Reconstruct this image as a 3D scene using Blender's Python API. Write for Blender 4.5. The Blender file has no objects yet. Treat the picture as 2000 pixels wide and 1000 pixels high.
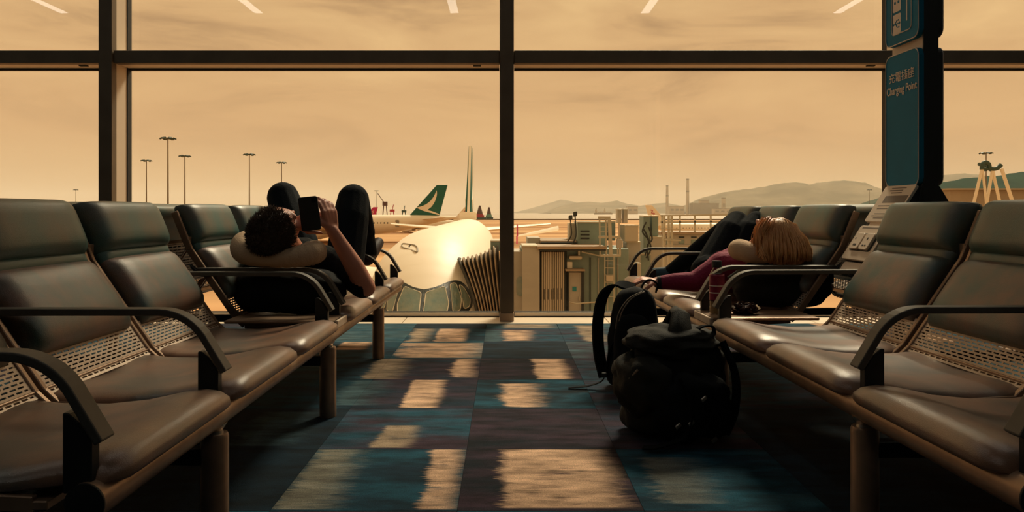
import bpy, bmesh, math, random
import numpy as np
from mathutils import Vector, Matrix, noise as mnoise
random.seed(7)
S = bpy.context.scene
COL = S.collection
# ------------------------------------------------------------------ camera
EYE = 0.82            # eye height above the carpet, metres
FPX, VPX, VPY = 1400.0, 985.0, 415.0
cd = bpy.data.cameras.new('camera'); cam = bpy.data.objects.new('camera', cd); COL.objects.link(cam)
cam.location = (0, 0, EYE); cam.rotation_euler = (math.pi/2, 0, 0)
cd.sensor_width = 36; cd.lens = 36*FPX/2000; cd.shift_x = (1000-VPX)/2000; cd.shift_y = -(500-VPY)/2000
cd.clip_start = 0.02; cd.clip_end = 40000
S.camera = cam
# ------------------------------------------------------------------ world, sun, exposure
S.view_settings.view_transform = 'Standard'; S.view_settings.look = 'None'
S.view_settings.exposure = 0.0; S.view_settings.gamma = 1.0; S.view_settings.use_curve_mapping = False
SKY = 1.0
w = bpy.data.worlds.new('hazy_sky'); S.world = w; w.use_nodes = True
nt = w.node_tree; nt.nodes.clear()
def wn(t, **k):
    n = nt.nodes.new(t)
    for a, b in k.items(): setattr(n, a, b)
    return n
tc = wn('ShaderNodeTexCoord'); sep = wn('ShaderNodeSeparateXYZ'); nt.links.new(tc.outputs['Generated'], sep.inputs[0])
mp = wn('ShaderNodeMapping'); mp.inputs['Scale'].default_value = (2.0, 2.0, 9.0); nt.links.new(tc.outputs['Generated'], mp.inputs[0])
n1 = wn('ShaderNodeTexNoise'); n1.inputs['Scale'].default_value = 1.6; n1.inputs['Detail'].default_value = 7; n1.inputs['Roughness'].default_value = 0.55; n1.inputs['Distortion'].default_value = 0.5
nt.links.new(mp.outputs[0], n1.inputs[0])
gr = wn('ShaderNodeValToRGB')
gr.color_ramp.elements[0].position = 0.0; gr.color_ramp.elements[0].color = (0.74, 0.455, 0.205, 1)
gr.color_ramp.elements[1].position = 1.0; gr.color_ramp.elements[1].color = (0.80, 0.56, 0.30, 1)
e = gr.color_ramp.elements.new(0.10); e.color = (0.72, 0.41, 0.185, 1)
e = gr.color_ramp.elements.new(0.35); e.color = (0.74, 0.46, 0.215, 1)
nt.links.new(sep.outputs[2], gr.inputs[0])
cr = wn('ShaderNodeValToRGB')
cr.color_ramp.elements[0].position = 0.30; cr.color_ramp.elements[0].color = (0.50, 0.47, 0.50, 1)
cr.color_ramp.elements[1].position = 0.72; cr.color_ramp.elements[1].color = (1.22, 1.30, 1.30, 1)
e = cr.color_ramp.elements.new(0.48); e.color = (0.97, 0.96, 0.96, 1)
nt.links.new(n1.outputs[0], cr.inputs[0])
# clouds thin out towards the horizon haze
mr = wn('ShaderNodeMapRange'); mr.inputs[1].default_value = 0.03; mr.inputs[2].default_value = 0.26; mr.inputs[3].default_value = 0.12; mr.inputs[4].default_value = 1.0
nt.links.new(sep.outputs[2], mr.inputs[0])
mixc = wn('ShaderNodeMix', data_type='RGBA'); mixc.inputs[6].default_value = (1, 1, 1, 1)
nt.links.new(mr.outputs[0], mixc.inputs[0]); nt.links.new(cr.outputs[0], mixc.inputs[7])
mul = wn('ShaderNodeMix', data_type='RGBA', blend_type='MULTIPLY'); mul.inputs[0].default_value = 1.0
nt.links.new(gr.outputs[0], mul.inputs[6]); nt.links.new(mixc.outputs[2], mul.inputs[7])
bg = wn('ShaderNodeBackground'); bg.inputs[1].default_value = SKY
nt.links.new(mul.outputs[2], bg.inputs[0])
wo = wn('ShaderNodeOutputWorld'); nt.links.new(bg.outputs[0], wo.inputs[0])
sd = bpy.data.lights.new('sun', 'SUN'); sun = bpy.data.objects.new('sun', sd); COL.objects.link(sun)
sd.energy = 4.0; sd.angle = math.radians(15); sd.color = (1.0, 0.86, 0.62)
sun.rotation_euler = Vector((-0.24, -0.63, -0.74)).to_track_quat('-Z', 'Y').to_euler()
LAMP = 11.0           # ceiling luminaires
S.cycles.max_bounces = 8; S.cycles.transparent_max_bounces = 16; S.cycles.volume_bounces = 1
S.cycles.caustics_reflective = False; S.cycles.caustics_refractive = False

# ------------------------------------------------------------------ helpers
def at(px, py, D):
    return Vector(((px-VPX)*D/FPX, D, EYE-(py-VPY)*D/FPX))
MATS = {}
def mat(name, col, rough=0.5, metal=0.0, var=0.0, vscale=8.0, col2=None, bump=0.0, bscale=200.0, spec=0.5, emit=None, estr=0.0, stretch=None, sheen=0.0, coat=0.0):
    if name in MATS: return MATS[name]
    m = bpy.data.materials.new(name); m.use_nodes = True; t = m.node_tree
    b = t.nodes['Principled BSDF']
    b.inputs['Base Color'].default_value = (*col, 1); b.inputs['Roughness'].default_value = rough; b.inputs['Metallic'].default_value = metal
    b.inputs['Specular IOR Level'].default_value = spec
    if sheen: b.inputs['Sheen Weight'].default_value = sheen
    if coat: b.inputs['Coat Weight'].default_value = coat
    if emit: b.inputs['Emission Color'].default_value = (*emit, 1); b.inputs['Emission Strength'].default_value = estr
    if var or col2 or bump:
        tcn = t.nodes.new('ShaderNodeTexCoord'); src = tcn.outputs['Object']
        if stretch:
            mpn = t.nodes.new('ShaderNodeMapping'); mpn.inputs['Scale'].default_value = stretch
            t.links.new(src, mpn.inputs[0]); src = mpn.outputs[0]
    if var or col2:
        nn = t.nodes.new('ShaderNodeTexNoise'); nn.inputs['Scale'].default_value = vscale; nn.inputs['Detail'].default_value = 5
        t.links.new(src, nn.inputs[0])
        rp = t.nodes.new('ShaderNodeValToRGB'); rp.color_ramp.elements[0].position = 0.35; rp.color_ramp.elements[1].position = 0.65
        c2 = col2 if col2 else tuple(c*(1+var) for c in col); c1 = col if col2 else tuple(c*(1-var) for c in col)
        rp.color_ramp.elements[0].color = (*c1, 1); rp.color_ramp.elements[1].color = (*c2, 1)
        t.links.new(nn.outputs[0], rp.inputs[0]); t.links.new(rp.outputs[0], b.inputs['Base Color'])
    if bump:
        nb = t.nodes.new('ShaderNodeTexNoise'); nb.inputs['Scale'].default_value = bscale; nb.inputs['Detail'].default_value = 3
        t.links.new(src, nb.inputs[0]); bp = t.nodes.new('ShaderNodeBump'); bp.inputs['Strength'].default_value = bump; bp.inputs['Distance'].default_value = 0.01
        t.links.new(nb.outputs[0], bp.inputs['Height']); t.links.new(bp.outputs[0], b.inputs['Normal'])
    MATS[name] = m; return m
def glass_mat(name, tint=(0.97, 0.97, 0.95), ior=1.45, rough=0.0):
    if name in MATS: return MATS[name]
    m = bpy.data.materials.new(name); m.use_nodes = True; t = m.node_tree; t.nodes.clear()
    o = t.nodes.new('ShaderNodeOutputMaterial'); mx = t.nodes.new('ShaderNodeMixShader'); tr = t.nodes.new('ShaderNodeBsdfTransparent'); gl = t.nodes.new('ShaderNodeBsdfGlossy'); fr = t.nodes.new('ShaderNodeFresnel')
    tr.inputs[0].default_value = (*tint, 1); gl.inputs['Roughness'].default_value = rough; fr.inputs[0].default_value = ior
    gb = t.nodes.new('ShaderNodeNewGeometry'); mm = t.nodes.new('ShaderNodeMath'); mm.operation = 'SUBTRACT'; mm.use_clamp = True   # reflect on the outer skin only
    t.links.new(fr.outputs[0], mm.inputs[0]); t.links.new(gb.outputs['Backfacing'], mm.inputs[1]); t.links.new(mm.outputs[0], mx.inputs[0]); t.links.new(tr.outputs[0], mx.inputs[1]); t.links.new(gl.outputs[0], mx.inputs[2]); t.links.new(mx.outputs[0], o.inputs[0])
    MATS[name] = m; return m

class MB:
    def __init__(s): s.v = []; s.f = []
    def add(s, vs, fs):
        o = len(s.v); s.v += [tuple(v) for v in vs]; s.f += [tuple(i+o for i in f) for f in fs]; return s
    def box(s, x0, x1, y0, y1, z0, z1):
        v = [(x, y, z) for z in (z0, z1) for y in (y0, y1) for x in (x0, x1)]
        return s.add(v, [(0,2,3,1),(4,5,7,6),(0,1,5,4),(2,6,7,3),(0,4,6,2),(1,3,7,5)])
    def obox(s, c, ax, ay, az, sx, sy, sz):
        c = Vector(c); ax, ay, az = Vector(ax).normalized(), Vector(ay).normalized(), Vector(az).normalized()
        v = [c+ax*(i*sx/2)+ay*(j*sy/2)+az*(k*sz/2) for k in (-1,1) for j in (-1,1) for i in (-1,1)]
        return s.add(v, [(0,2,3,1),(4,5,7,6),(0,1,5,4),(2,6,7,3),(0,4,6,2),(1,3,7,5)])
    def bar(s, a, b, wd, th, up=(0,0,1)):
        a, b = Vector(a), Vector(b); d = (b-a); L = d.length; d.normalize(); sd_ = d.cross(Vector(up))
        if sd_.length < 1e-4: sd_ = d.cross(Vector((0,1,0)))
        sd_.normalize(); u = sd_.cross(d)
        return s.obox((a+b)/2, d, sd_, u, L, wd, th)
    def tube(s, pts, r, n=10, cap=True, flat=1.0):
        pts = [Vector(p) for p in pts]; N = len(pts); rs = r if isinstance(r, (list, tuple)) else [r]*N
        prev = None; rings = []
        for i, p in enumerate(pts):
            t = (pts[min(i+1, N-1)]-pts[max(i-1, 0)]).normalized()
            if prev is None:
                prev = t.cross(Vector((0,0,1)))
                if prev.length < 1e-3: prev = t.cross(Vector((1,0,0)))
            prev = (prev - t*prev.dot(t)).normalized(); b = t.cross(prev)
            rings.append([p+prev*(math.cos(2*math.pi*k/n)*rs[i])+b*(math.sin(2*math.pi*k/n)*rs[i]*flat) for k in range(n)])
        v = [q for rg in rings for q in rg]; f = []
        for i in range(N-1):
            for k in range(n): f.append((i*n+k, i*n+(k+1)%n, (i+1)*n+(k+1)%n, (i+1)*n+k))
        if cap: f += [tuple(reversed(range(n))), tuple((N-1)*n+k for k in range(n))]
        return s.add(v, f)
    def prism(s, poly, h0, h1, fn):      # poly 2-D, fn(u, v, h) -> point
        n = len(poly)
        v = [fn(a, b, h0) for a, b in poly]+[fn(a, b, h1) for a, b in poly]
        f = [tuple(reversed(range(n))), tuple(range(n, 2*n))]+[(i, (i+1)%n, n+(i+1)%n, n+i) for i in range(n)]
        return s.add(v, f)
    def grid(s, P, wrap_u=False, wrap_v=False):
        nu, nv = len(P), len(P[0]); v = [q for row in P for q in row]; f = []
        for i in range(nu if wrap_u else nu-1):
            for j in range(nv if wrap_v else nv-1):
                f.append((i*nv+j, ((i+1)%nu)*nv+j, ((i+1)%nu)*nv+(j+1)%nv, i*nv+(j+1)%nv))
        return s.add(v, f)
    def ell(s, c, r, n=16, m=10, rot=None, fn=None):
        c = Vector(c); v = []
        for i in range(m+1):
            a = math.pi*i/m
            for k in range(n):
                b = 2*math.pi*k/n; u = Vector((math.sin(a)*math.cos(b), math.sin(a)*math.sin(b), math.cos(a)))
                if fn: u = fn(u)
                p = Vector((u.x*r[0], u.y*r[1], u.z*r[2]))
                if rot: p = rot @ p
                v.append(c+p)
        f = []
        for i in range(m):
            for k in range(n):
                q = (i*n+k, i*n+(k+1)%n, (i+1)*n+(k+1)%n, (i+1)*n+k)
                if i == 0: q = (q[0], q[2], q[3])
                elif i == m-1: q = (q[0], q[1], q[2])
                f.append(q)
        return s.add(v, f)
    def mesh(s, name, material, smooth=False, bevel=0.0, weld=False, segs=2):
        me = bpy.data.meshes.new(name); bm = bmesh.new()
        vs = [bm.verts.new(p) for p in s.v]
        for f in s.f:
            try: bm.faces.new([vs[i] for i in dict.fromkeys(f)])
            except ValueError: pass
        if weld: bmesh.ops.remove_doubles(bm, verts=bm.verts, dist=weld if weld is not True else 1e-4)
        bmesh.ops.recalc_face_normals(bm, faces=bm.faces)
        if bevel:
            ed = [e for e in bm.edges if len(e.link_faces) == 2 and e.calc_face_angle(0) > 0.5]
            bmesh.ops.bevel(bm, geom=ed, offset=bevel, segments=segs, affect='EDGES', profile=0.5, clamp_overlap=True)
        for f in bm.faces: f.smooth = bool(smooth)
        bm.to_mesh(me); bm.free()
        if material: me.materials.append(material)
        if smooth and smooth != 'all':
            me.set_sharp_from_angle(angle=math.radians(40))
        return me
    def build(s, name, material, parent=None, smooth=False, bevel=0.0, weld=False, segs=2):
        return link(name, s.mesh(name, material, smooth, bevel, weld, segs), parent)
def link(name, me, parent=None):
    o = bpy.data.objects.new(name, me); COL.objects.link(o)
    if parent: o.parent = parent
    return o
def tag(o, label=None, cat=None, group=None, kind=None):
    if label: o['label'] = label
    if cat: o['category'] = cat
    if group: o['group'] = group
    if kind: o['kind'] = kind
    return o
def thing(name, label, cat, loc=(0,0,0), rz=0, group=None):
    o = bpy.data.objects.new(name, None); COL.objects.link(o); o.location = loc; o.rotation_euler = (0,0,rz); o.empty_display_size = 0.1
    return tag(o, label, cat, group)
def smooth_path(pts, n=6):
    pts = [Vector(p) for p in pts]; out = []
    for i in range(len(pts)-1):
        p0, p1, p2, p3 = pts[max(i-1,0)], pts[i], pts[i+1], pts[min(i+2, len(pts)-1)]
        for k in range(n):
            t = k/n
            out.append(0.5*((2*p1)+(p2-p0)*t+(2*p0-5*p1+4*p2-p3)*t*t+(3*p1-p0-3*p2+p3)*t**3))
    out.append(pts[-1]); return out
def rrect(w_, h_, r, n=5, cx=0, cy=0):
    out = []
    for sx, sy, a0 in ((1,1,0),(-1,1,90),(-1,-1,180),(1,-1,270)):
        for k in range(n+1):
            a = math.radians(a0+90*k/n); out.append((cx+sx*(w_/2-r)+r*math.cos(a), cy+sy*(h_/2-r)+r*math.sin(a)))
    return out

# ------------------------------------------------------------------ materials
M_pad = mat('seat_pad_vinyl', (0.290, 0.150, 0.092), 0.34, col2=(0.125, 0.105, 0.085), vscale=7, bump=0.12, bscale=420, spec=1.0)  # bronze highlight tone of the pads put into the colour
M_backv = mat('back_vinyl', (0.190, 0.108, 0.076), 0.40, col2=(0.050, 0.100, 0.092), vscale=8, bump=0.12, bscale=420, spec=0.7)  # warm lit and teal shadow tones both mixed into the colour
M_headv = mat('headrest_vinyl', (0.034, 0.110, 0.102), 0.40, col2=(0.110, 0.105, 0.080), vscale=8, bump=0.12, bscale=420, spec=0.7)  # teal shadow tone put into the colour
M_frame = mat('bench_metal', (0.36, 0.235, 0.155), 0.38, 0.5, var=0.12, vscale=20)
M_arm = mat('armrest_grey', (0.095, 0.088, 0.074), 0.52, 0.2, var=0.1, vscale=20)
M_dark = mat('dark_bracket', (0.022, 0.024, 0.024), 0.45, 0.3)
M_perf = mat('perforated_metal', (0.62, 0.48, 0.36), 0.45, 0.2, var=0.1, vscale=15)
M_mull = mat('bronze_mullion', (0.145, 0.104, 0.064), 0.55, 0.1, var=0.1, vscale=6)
M_mullside = mat('mullion_side_lit', (0.78, 0.66, 0.52), 0.5, 0.0)  # far paler than the mullion front: window light put into the colour
M_rub = mat('black_gasket', (0.015, 0.016, 0.016), 0.7)
M_stone = mat('pale_stone', (0.86, 0.72, 0.55), 0.35, var=0.06, vscale=3)
M_ceil = mat('ceiling_panel', (0.045, 0.05, 0.05), 0.8)
M_wall = mat('dark_wall', (0.04, 0.045, 0.045), 0.8, var=0.1, vscale=1)
M_slab = mat('floor_slab', (0.012, 0.025, 0.035), 0.95)
M_lamp = mat('luminaire', (0.9, 0.9, 0.9), 0.5, emit=(1.0, 0.95, 0.82), estr=LAMP)
M_glass = glass_mat('window_glass')
M_black = mat('black_nylon', (0.004, 0.005, 0.006), 0.8, spec=.2, bump=0.2, bscale=300)
M_olive = mat('dark_canvas', (0.010, 0.011, 0.009), 0.8, spec=.25, bump=0.25, bscale=250, col2=(0.018, 0.017, 0.013), vscale=14)
M_strap = mat('strap_webbing', (0.006, 0.007, 0.008), 0.9, spec=.1)
M_zip = mat('zip_piping', (0.22, 0.17, 0.12), 0.5)
M_metalb = mat('bright_buckle', (0.5, 0.45, 0.38), 0.3, 0.9)
# ------------------------------------------------------------------ the hall
Y_GL, Y_MF, Y_ST = 5.64, 5.39, 5.29          # glass line, mullion front, carpet edge
P0, PB = 0.019, 3.022                         # first mullion and the bay width
ZC = 4.6                                      # ceiling height
mb = MB().box(-12.2, 12.2, -10, Y_GL+0.25, -0.5, -0.012); floor = tag(mb.build('floor', M_slab), kind='structure')
# carpet tiles
tm = bpy.data.materials.new('carpet'); tm.use_nodes = True; t = tm.node_tree; B = t.nodes['Principled BSDF']
B.inputs['Roughness'].default_value = 0.95; B.inputs['Specular IOR Level'].default_value = 0.15
def N(ty, **k):
    n = t.nodes.new(ty)
    for a, b in k.items(): setattr(n, a, b)
    return n
def math_(op, a, b=None):
    n = N('ShaderNodeMath', operation=op)
    for i, q in enumerate((a, b)):
        if q is None: continue
        if isinstance(q, (int, float)): n.inputs[i].default_value = q
        else: t.links.new(q, n.inputs[i])
    return n.outputs[0]
geo = N('ShaderNodeNewGeometry'); txc = N('ShaderNodeTexCoord'); sx_ = N('ShaderNodeSeparateXYZ'); t.links.new(txc.outputs['Object'], sx_.inputs[0])
def streak(sc, scale, det=4):
    m_ = N('ShaderNodeMapping'); m_.inputs['Scale'].default_value = sc; t.links.new(geo.outputs['Position'], m_.inputs[0])
    n_ = N('ShaderNodeTexNoise'); n_.inputs['Scale'].default_value = scale; n_.inputs['Detail'].default_value = det; n_.inputs['Roughness'].default_value = 0.6
    t.links.new(m_.outputs[0], n_.inputs[0]); return n_.outputs[0]
sA = streak((1.0, 3.2, 1), 2.4); sB = streak((3.0, 26.0, 1), 3.0); sC = streak((60, 90, 1), 4.0, 2)
att = {}
for nm in ('tone_a', 'tone_b', 'patch_x', 'patch_y', 'tone_p', 'patch2_x', 'patch2_y', 'tone_q'):
    a_ = N('ShaderNodeAttribute', attribute_type='OBJECT', attribute_name=nm); att[nm] = a_
def rng(src, a, b):
    r_ = N('ShaderNodeMapRange', interpolation_type='SMOOTHSTEP'); r_.inputs[1].default_value = a; r_.inputs[2].default_value = b; t.links.new(src, r_.inputs[0]); return r_.outputs[0]
mixA = N('ShaderNodeMix', data_type='RGBA'); t.links.new(rng(sA, 0.30, 0.70), mixA.inputs[0]); t.links.new(att['tone_a'].outputs['Color'], mixA.inputs[6]); t.links.new(att['tone_b'].outputs['Color'], mixA.inputs[7])
sD = streak((5.0, 60.0, 1), 5.0, 2); sE = streak((1.0, 1.6, 1), 3.4, 3)
jn = math_('ADD', math_('MULTIPLY', math_('SUBTRACT', sB, 0.5), 1.0), math_('ADD', math_('MULTIPLY', math_('SUBTRACT', sD, 0.5), 0.9), math_('MULTIPLY', math_('SUBTRACT', sE, 0.5), 1.2)))
def smooth(val, lo, w_):
    r_ = N('ShaderNodeMapRange', interpolation_type='SMOOTHSTEP'); t.links.new(val, r_.inputs[0]); t.links.new(math_('SUBTRACT', lo, w_), r_.inputs[1]); t.links.new(math_('ADD', lo, w_), r_.inputs[2]); return r_.outputs[0]
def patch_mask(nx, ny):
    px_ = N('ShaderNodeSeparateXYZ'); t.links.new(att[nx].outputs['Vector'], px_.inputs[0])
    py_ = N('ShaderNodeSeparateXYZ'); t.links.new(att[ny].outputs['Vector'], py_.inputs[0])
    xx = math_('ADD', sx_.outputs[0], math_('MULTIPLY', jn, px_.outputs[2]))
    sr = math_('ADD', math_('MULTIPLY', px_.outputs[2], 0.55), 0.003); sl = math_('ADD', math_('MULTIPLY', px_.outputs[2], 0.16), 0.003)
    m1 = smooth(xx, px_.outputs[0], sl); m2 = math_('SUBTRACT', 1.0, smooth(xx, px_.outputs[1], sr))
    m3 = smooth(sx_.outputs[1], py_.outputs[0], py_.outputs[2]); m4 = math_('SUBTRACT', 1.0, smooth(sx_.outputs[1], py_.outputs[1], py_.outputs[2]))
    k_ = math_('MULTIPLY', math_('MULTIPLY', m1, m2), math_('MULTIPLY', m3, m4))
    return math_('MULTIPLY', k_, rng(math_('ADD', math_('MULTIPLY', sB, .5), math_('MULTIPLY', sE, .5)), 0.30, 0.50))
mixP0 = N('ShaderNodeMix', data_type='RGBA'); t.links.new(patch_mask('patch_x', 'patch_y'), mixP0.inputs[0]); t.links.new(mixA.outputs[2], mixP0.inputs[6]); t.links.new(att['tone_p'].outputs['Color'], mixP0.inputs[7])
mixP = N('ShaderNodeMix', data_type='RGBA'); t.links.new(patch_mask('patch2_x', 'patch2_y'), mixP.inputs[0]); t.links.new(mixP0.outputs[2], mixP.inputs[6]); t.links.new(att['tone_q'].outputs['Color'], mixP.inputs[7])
fib = N('ShaderNodeMapRange'); fib.inputs[1].default_value = 0.3; fib.inputs[2].default_value = 0.7; fib.inputs[3].default_value = 0.62; fib.inputs[4].default_value = 1.38; t.links.new(sC, fib.inputs[0])
mulF = N('ShaderNodeMix', data_type='RGBA', blend_type='MULTIPLY'); mulF.inputs[0].default_value = 1; t.links.new(mixP.outputs[2], mulF.inputs[6]); t.links.new(fib.outputs[0], mulF.inputs[7])
mot = N('ShaderNodeMapRange'); mot.inputs[1].default_value = 0.32; mot.inputs[2].default_value = 0.68; mot.inputs[3].default_value = 0.45; mot.inputs[4].default_value = 1.35; t.links.new(streak((1.6, 5.0, 1), 3.5, 5), mot.inputs[0])
mulM = N('ShaderNodeMix', data_type='RGBA', blend_type='MULTIPLY'); mulM.inputs[0].default_value = 1; t.links.new(mulF.outputs[2], mulM.inputs[6]); t.links.new(mot.outputs[0], mulM.inputs[7])
t.links.new(mulM.outputs[2], B.inputs['Base Color'])
bpn = N('ShaderNodeBump'); bpn.inputs['Strength'].default_value = 0.35; bpn.inputs['Distance'].default_value = 0.004; t.links.new(sC, bpn.inputs['Height']); t.links.new(bpn.outputs[0], B.inputs['Normal'])
TP = 0.515; TX0, TY0 = -0.13, 5.06
tile_me = MB().box(-TP/2+.0004, TP/2-.0004, -TP/2+.0004, TP/2-.0004, -0.012, 0).mesh('tile', tm, bevel=0.0008, segs=1)
half_me = MB().box(-TP/2+.0012, TP/2-.0012, -(Y_ST-TY0)/2+.001, (Y_ST-TY0)/2-.001, -0.012, 0).mesh('tile_cut', tm, bevel=0.0015, segs=1)
NAVY, TEAL, PURP, BLK, SLATE = (0.006, 0.024, 0.042), (0.010, 0.068, 0.105), (0.040, 0.024, 0.038), (0.004, 0.011, 0.017), (0.055, 0.105, 0.125)
TAN, SAND = (0.62, 0.40, 0.26), (0.32, 0.24, 0.165)
pal = [(NAVY, TEAL), (NAVY, PURP), (TEAL, NAVY), (BLK, NAVY), (PURP, NAVY), (TEAL, SLATE), (BLK, TEAL)]
tones = {}   # (column, row) -> tones, row 0 is the cut row by the window
def T(r, cols):
    for c, v in cols.items(): tones[(c, r)] = v
T(0, {-3:(NAVY,TEAL), -2:(SLATE,TEAL), -1:(NAVY,BLK), 0:(TEAL,SLATE), 1:(SLATE,TEAL)})
T(1, {-3:(PURP,NAVY), -2:(TEAL,SLATE), -1:(NAVY,TEAL), 0:(TEAL,PURP), 1:(TEAL,PURP), -4:(NAVY,BLK)})
T(2, {-3:(NAVY,TEAL), -2:(TEAL,NAVY), -1:(TEAL,SLATE), 0:(BLK,NAVY), 1:(PURP,SLATE), 2:(TEAL,PURP)})
T(3, {-2:(NAVY,TEAL), -1:(NAVY,PURP), 0:(BLK,PURP), 1:(PURP,TEAL), 2:(TEAL,NAVY)})
T(4, {-3:(BLK,NAVY), -2:(NAVY,TEAL), -1:(NAVY,PURP), 0:(TEAL,BLK), 1:(PURP,TEAL), 2:(TEAL,PURP)})
T(5, {-3:(BLK,NAVY), -2:(BLK,NAVY), -1:(PURP,TEAL), 0:(BLK,PURP), 1:(NAVY,PURP), 2:(NAVY,BLK)})
T(6, {-3:(BLK,NAVY), -2:(NAVY,BLK), -1:(NAVY,TEAL), 0:(BLK,PURP), 1:(TEAL,NAVY), 2:(BLK,NAVY)})
# pale woven patches: x0, x1, y0, y1, softness, tone
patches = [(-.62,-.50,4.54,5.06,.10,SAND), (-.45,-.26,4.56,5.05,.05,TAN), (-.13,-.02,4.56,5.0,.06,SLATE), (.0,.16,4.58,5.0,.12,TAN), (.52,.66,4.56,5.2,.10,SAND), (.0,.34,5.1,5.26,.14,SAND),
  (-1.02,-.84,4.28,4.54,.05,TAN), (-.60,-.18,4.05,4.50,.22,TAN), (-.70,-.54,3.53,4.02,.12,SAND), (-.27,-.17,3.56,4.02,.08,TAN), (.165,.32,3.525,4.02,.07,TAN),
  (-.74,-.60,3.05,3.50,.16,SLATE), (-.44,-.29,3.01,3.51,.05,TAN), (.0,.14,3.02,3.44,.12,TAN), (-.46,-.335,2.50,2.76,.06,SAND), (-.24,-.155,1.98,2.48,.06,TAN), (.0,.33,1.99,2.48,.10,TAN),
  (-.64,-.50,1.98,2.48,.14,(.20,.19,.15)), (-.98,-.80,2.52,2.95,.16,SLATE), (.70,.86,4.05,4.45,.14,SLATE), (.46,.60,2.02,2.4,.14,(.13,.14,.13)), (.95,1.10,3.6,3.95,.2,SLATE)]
NOP = ((9, 9.1, .01), (9, 9.1, .01), TAN)
for c in range(-8, 9):
    for r in range(0, 11):
        cx = TX0+(c+0.5)*TP
        if r == 0: y0, y1 = TY0, Y_ST
        else: y1 = TY0-(r-1)*TP; y0 = y1-TP
        cy = (y0+y1)/2
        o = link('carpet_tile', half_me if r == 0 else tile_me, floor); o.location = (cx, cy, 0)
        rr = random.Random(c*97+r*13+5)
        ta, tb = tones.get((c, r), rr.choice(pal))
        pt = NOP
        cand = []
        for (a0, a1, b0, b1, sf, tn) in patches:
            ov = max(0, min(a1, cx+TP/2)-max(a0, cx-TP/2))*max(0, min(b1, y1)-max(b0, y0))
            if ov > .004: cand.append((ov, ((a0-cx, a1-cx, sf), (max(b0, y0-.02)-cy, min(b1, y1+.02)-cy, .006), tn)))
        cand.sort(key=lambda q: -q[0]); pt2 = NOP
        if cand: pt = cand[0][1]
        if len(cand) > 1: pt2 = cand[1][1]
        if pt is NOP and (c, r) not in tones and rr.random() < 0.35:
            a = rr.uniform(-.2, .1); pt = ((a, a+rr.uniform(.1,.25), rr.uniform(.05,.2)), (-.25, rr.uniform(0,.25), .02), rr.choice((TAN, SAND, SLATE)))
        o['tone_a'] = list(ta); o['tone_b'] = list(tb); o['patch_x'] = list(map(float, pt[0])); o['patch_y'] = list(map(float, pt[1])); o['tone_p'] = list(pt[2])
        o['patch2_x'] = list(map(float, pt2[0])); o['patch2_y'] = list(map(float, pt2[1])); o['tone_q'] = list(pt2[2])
# pale stone slabs along the window
for k in range(-8, 8):
    x0 = -0.76+1.54*k
    MB().box(x0+.003, x0+1.537, Y_ST+.002, Y_GL+.02, -0.012, 0.001).build('stone_slab', M_stone, floor, bevel=.0015, segs=1)
tag(MB().box(-12.2, 12.2, -10, Y_GL+0.25, ZC, ZC+.3).build('ceiling', M_ceil), kind='structure')
tag(MB().box(-12.2, 12.2, -10.2, -10, -.5, ZC).build('wall_back', M_wall), kind='structure')
tag(MB().box(-12.4, -12.2, -10, Y_GL+.25, -.5, ZC).build('wall_left', M_wall), kind='structure')
tag(MB().box(12.2, 12.4, -10, Y_GL+.25, -.5, ZC).build('wall_right', M_wall), kind='structure')
# mullions (posts) and glazed bays
n_ = 0
for k in range(-4, 5):
    x = P0+PB*k; n_ += 1
    o = MB().box(x-.05, x+.05, Y_MF, Y_MF+.07, 0, ZC).build('trim_%d' % n_, M_mull, bevel=.004); tag(o, kind='structure')
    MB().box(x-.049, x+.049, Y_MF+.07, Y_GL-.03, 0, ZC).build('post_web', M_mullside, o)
    MB().box(x-.056, x+.056, Y_GL-.03, Y_GL+.03, 0, ZC).build('glazing_strip', M_rub, o)
    MB().box(x-.053, x+.053, Y_MF-.006, Y_MF+.08, .0015, .062).build('post_shoe', mat('post_shoe_bronze', (.42,.29,.19), .45, .2), o, bevel=.003)
ZT0, ZT1 = 1.947, 2.045
n_ = 0
for k in range(-4, 4):
    x0, x1 = P0+PB*k+.058, P0+PB*(k+1)-.058; n_ += 1
    o = MB().box(x0-.004, x1+.004, Y_MF+.02, Y_MF+.09, ZT0, ZT1).build('window_%d' % n_, M_mull, bevel=.006); tag(o, kind='structure')
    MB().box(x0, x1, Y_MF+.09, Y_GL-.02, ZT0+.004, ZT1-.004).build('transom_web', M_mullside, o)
    MB().box(x0, x1, Y_GL-.02, Y_GL+.02, ZT0-.012, ZT1).build('transom_gasket', M_rub, o)
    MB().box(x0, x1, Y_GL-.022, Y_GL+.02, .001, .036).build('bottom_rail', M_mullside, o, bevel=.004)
    MB().box(x0, x1, Y_GL-.026, Y_GL-.0225, .002, .008).build('bottom_shadow_strip', M_rub, o)  # solid black strip standing in for the shadow line at the rail foot
    MB().box(x0, x1, Y_GL-.012, Y_GL+.012, .036, .044).build('bottom_gasket', M_rub, o)
    MB().box(x0+.001, x1-.001, Y_GL-.008, Y_GL+.008, .044, ZT0-.012).build('glass_pane', M_glass, o)
    MB().box(x0+.001, x1-.001, Y_GL-.008, Y_GL+.008, ZT1, ZC).build('glass_pane', M_glass, o)
    MB().box(x1-.20, x1-.14, Y_MF+.10, Y_MF+.13, ZT0-.004, ZT0+.004).build('vent_slot', M_rub, o)
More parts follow.
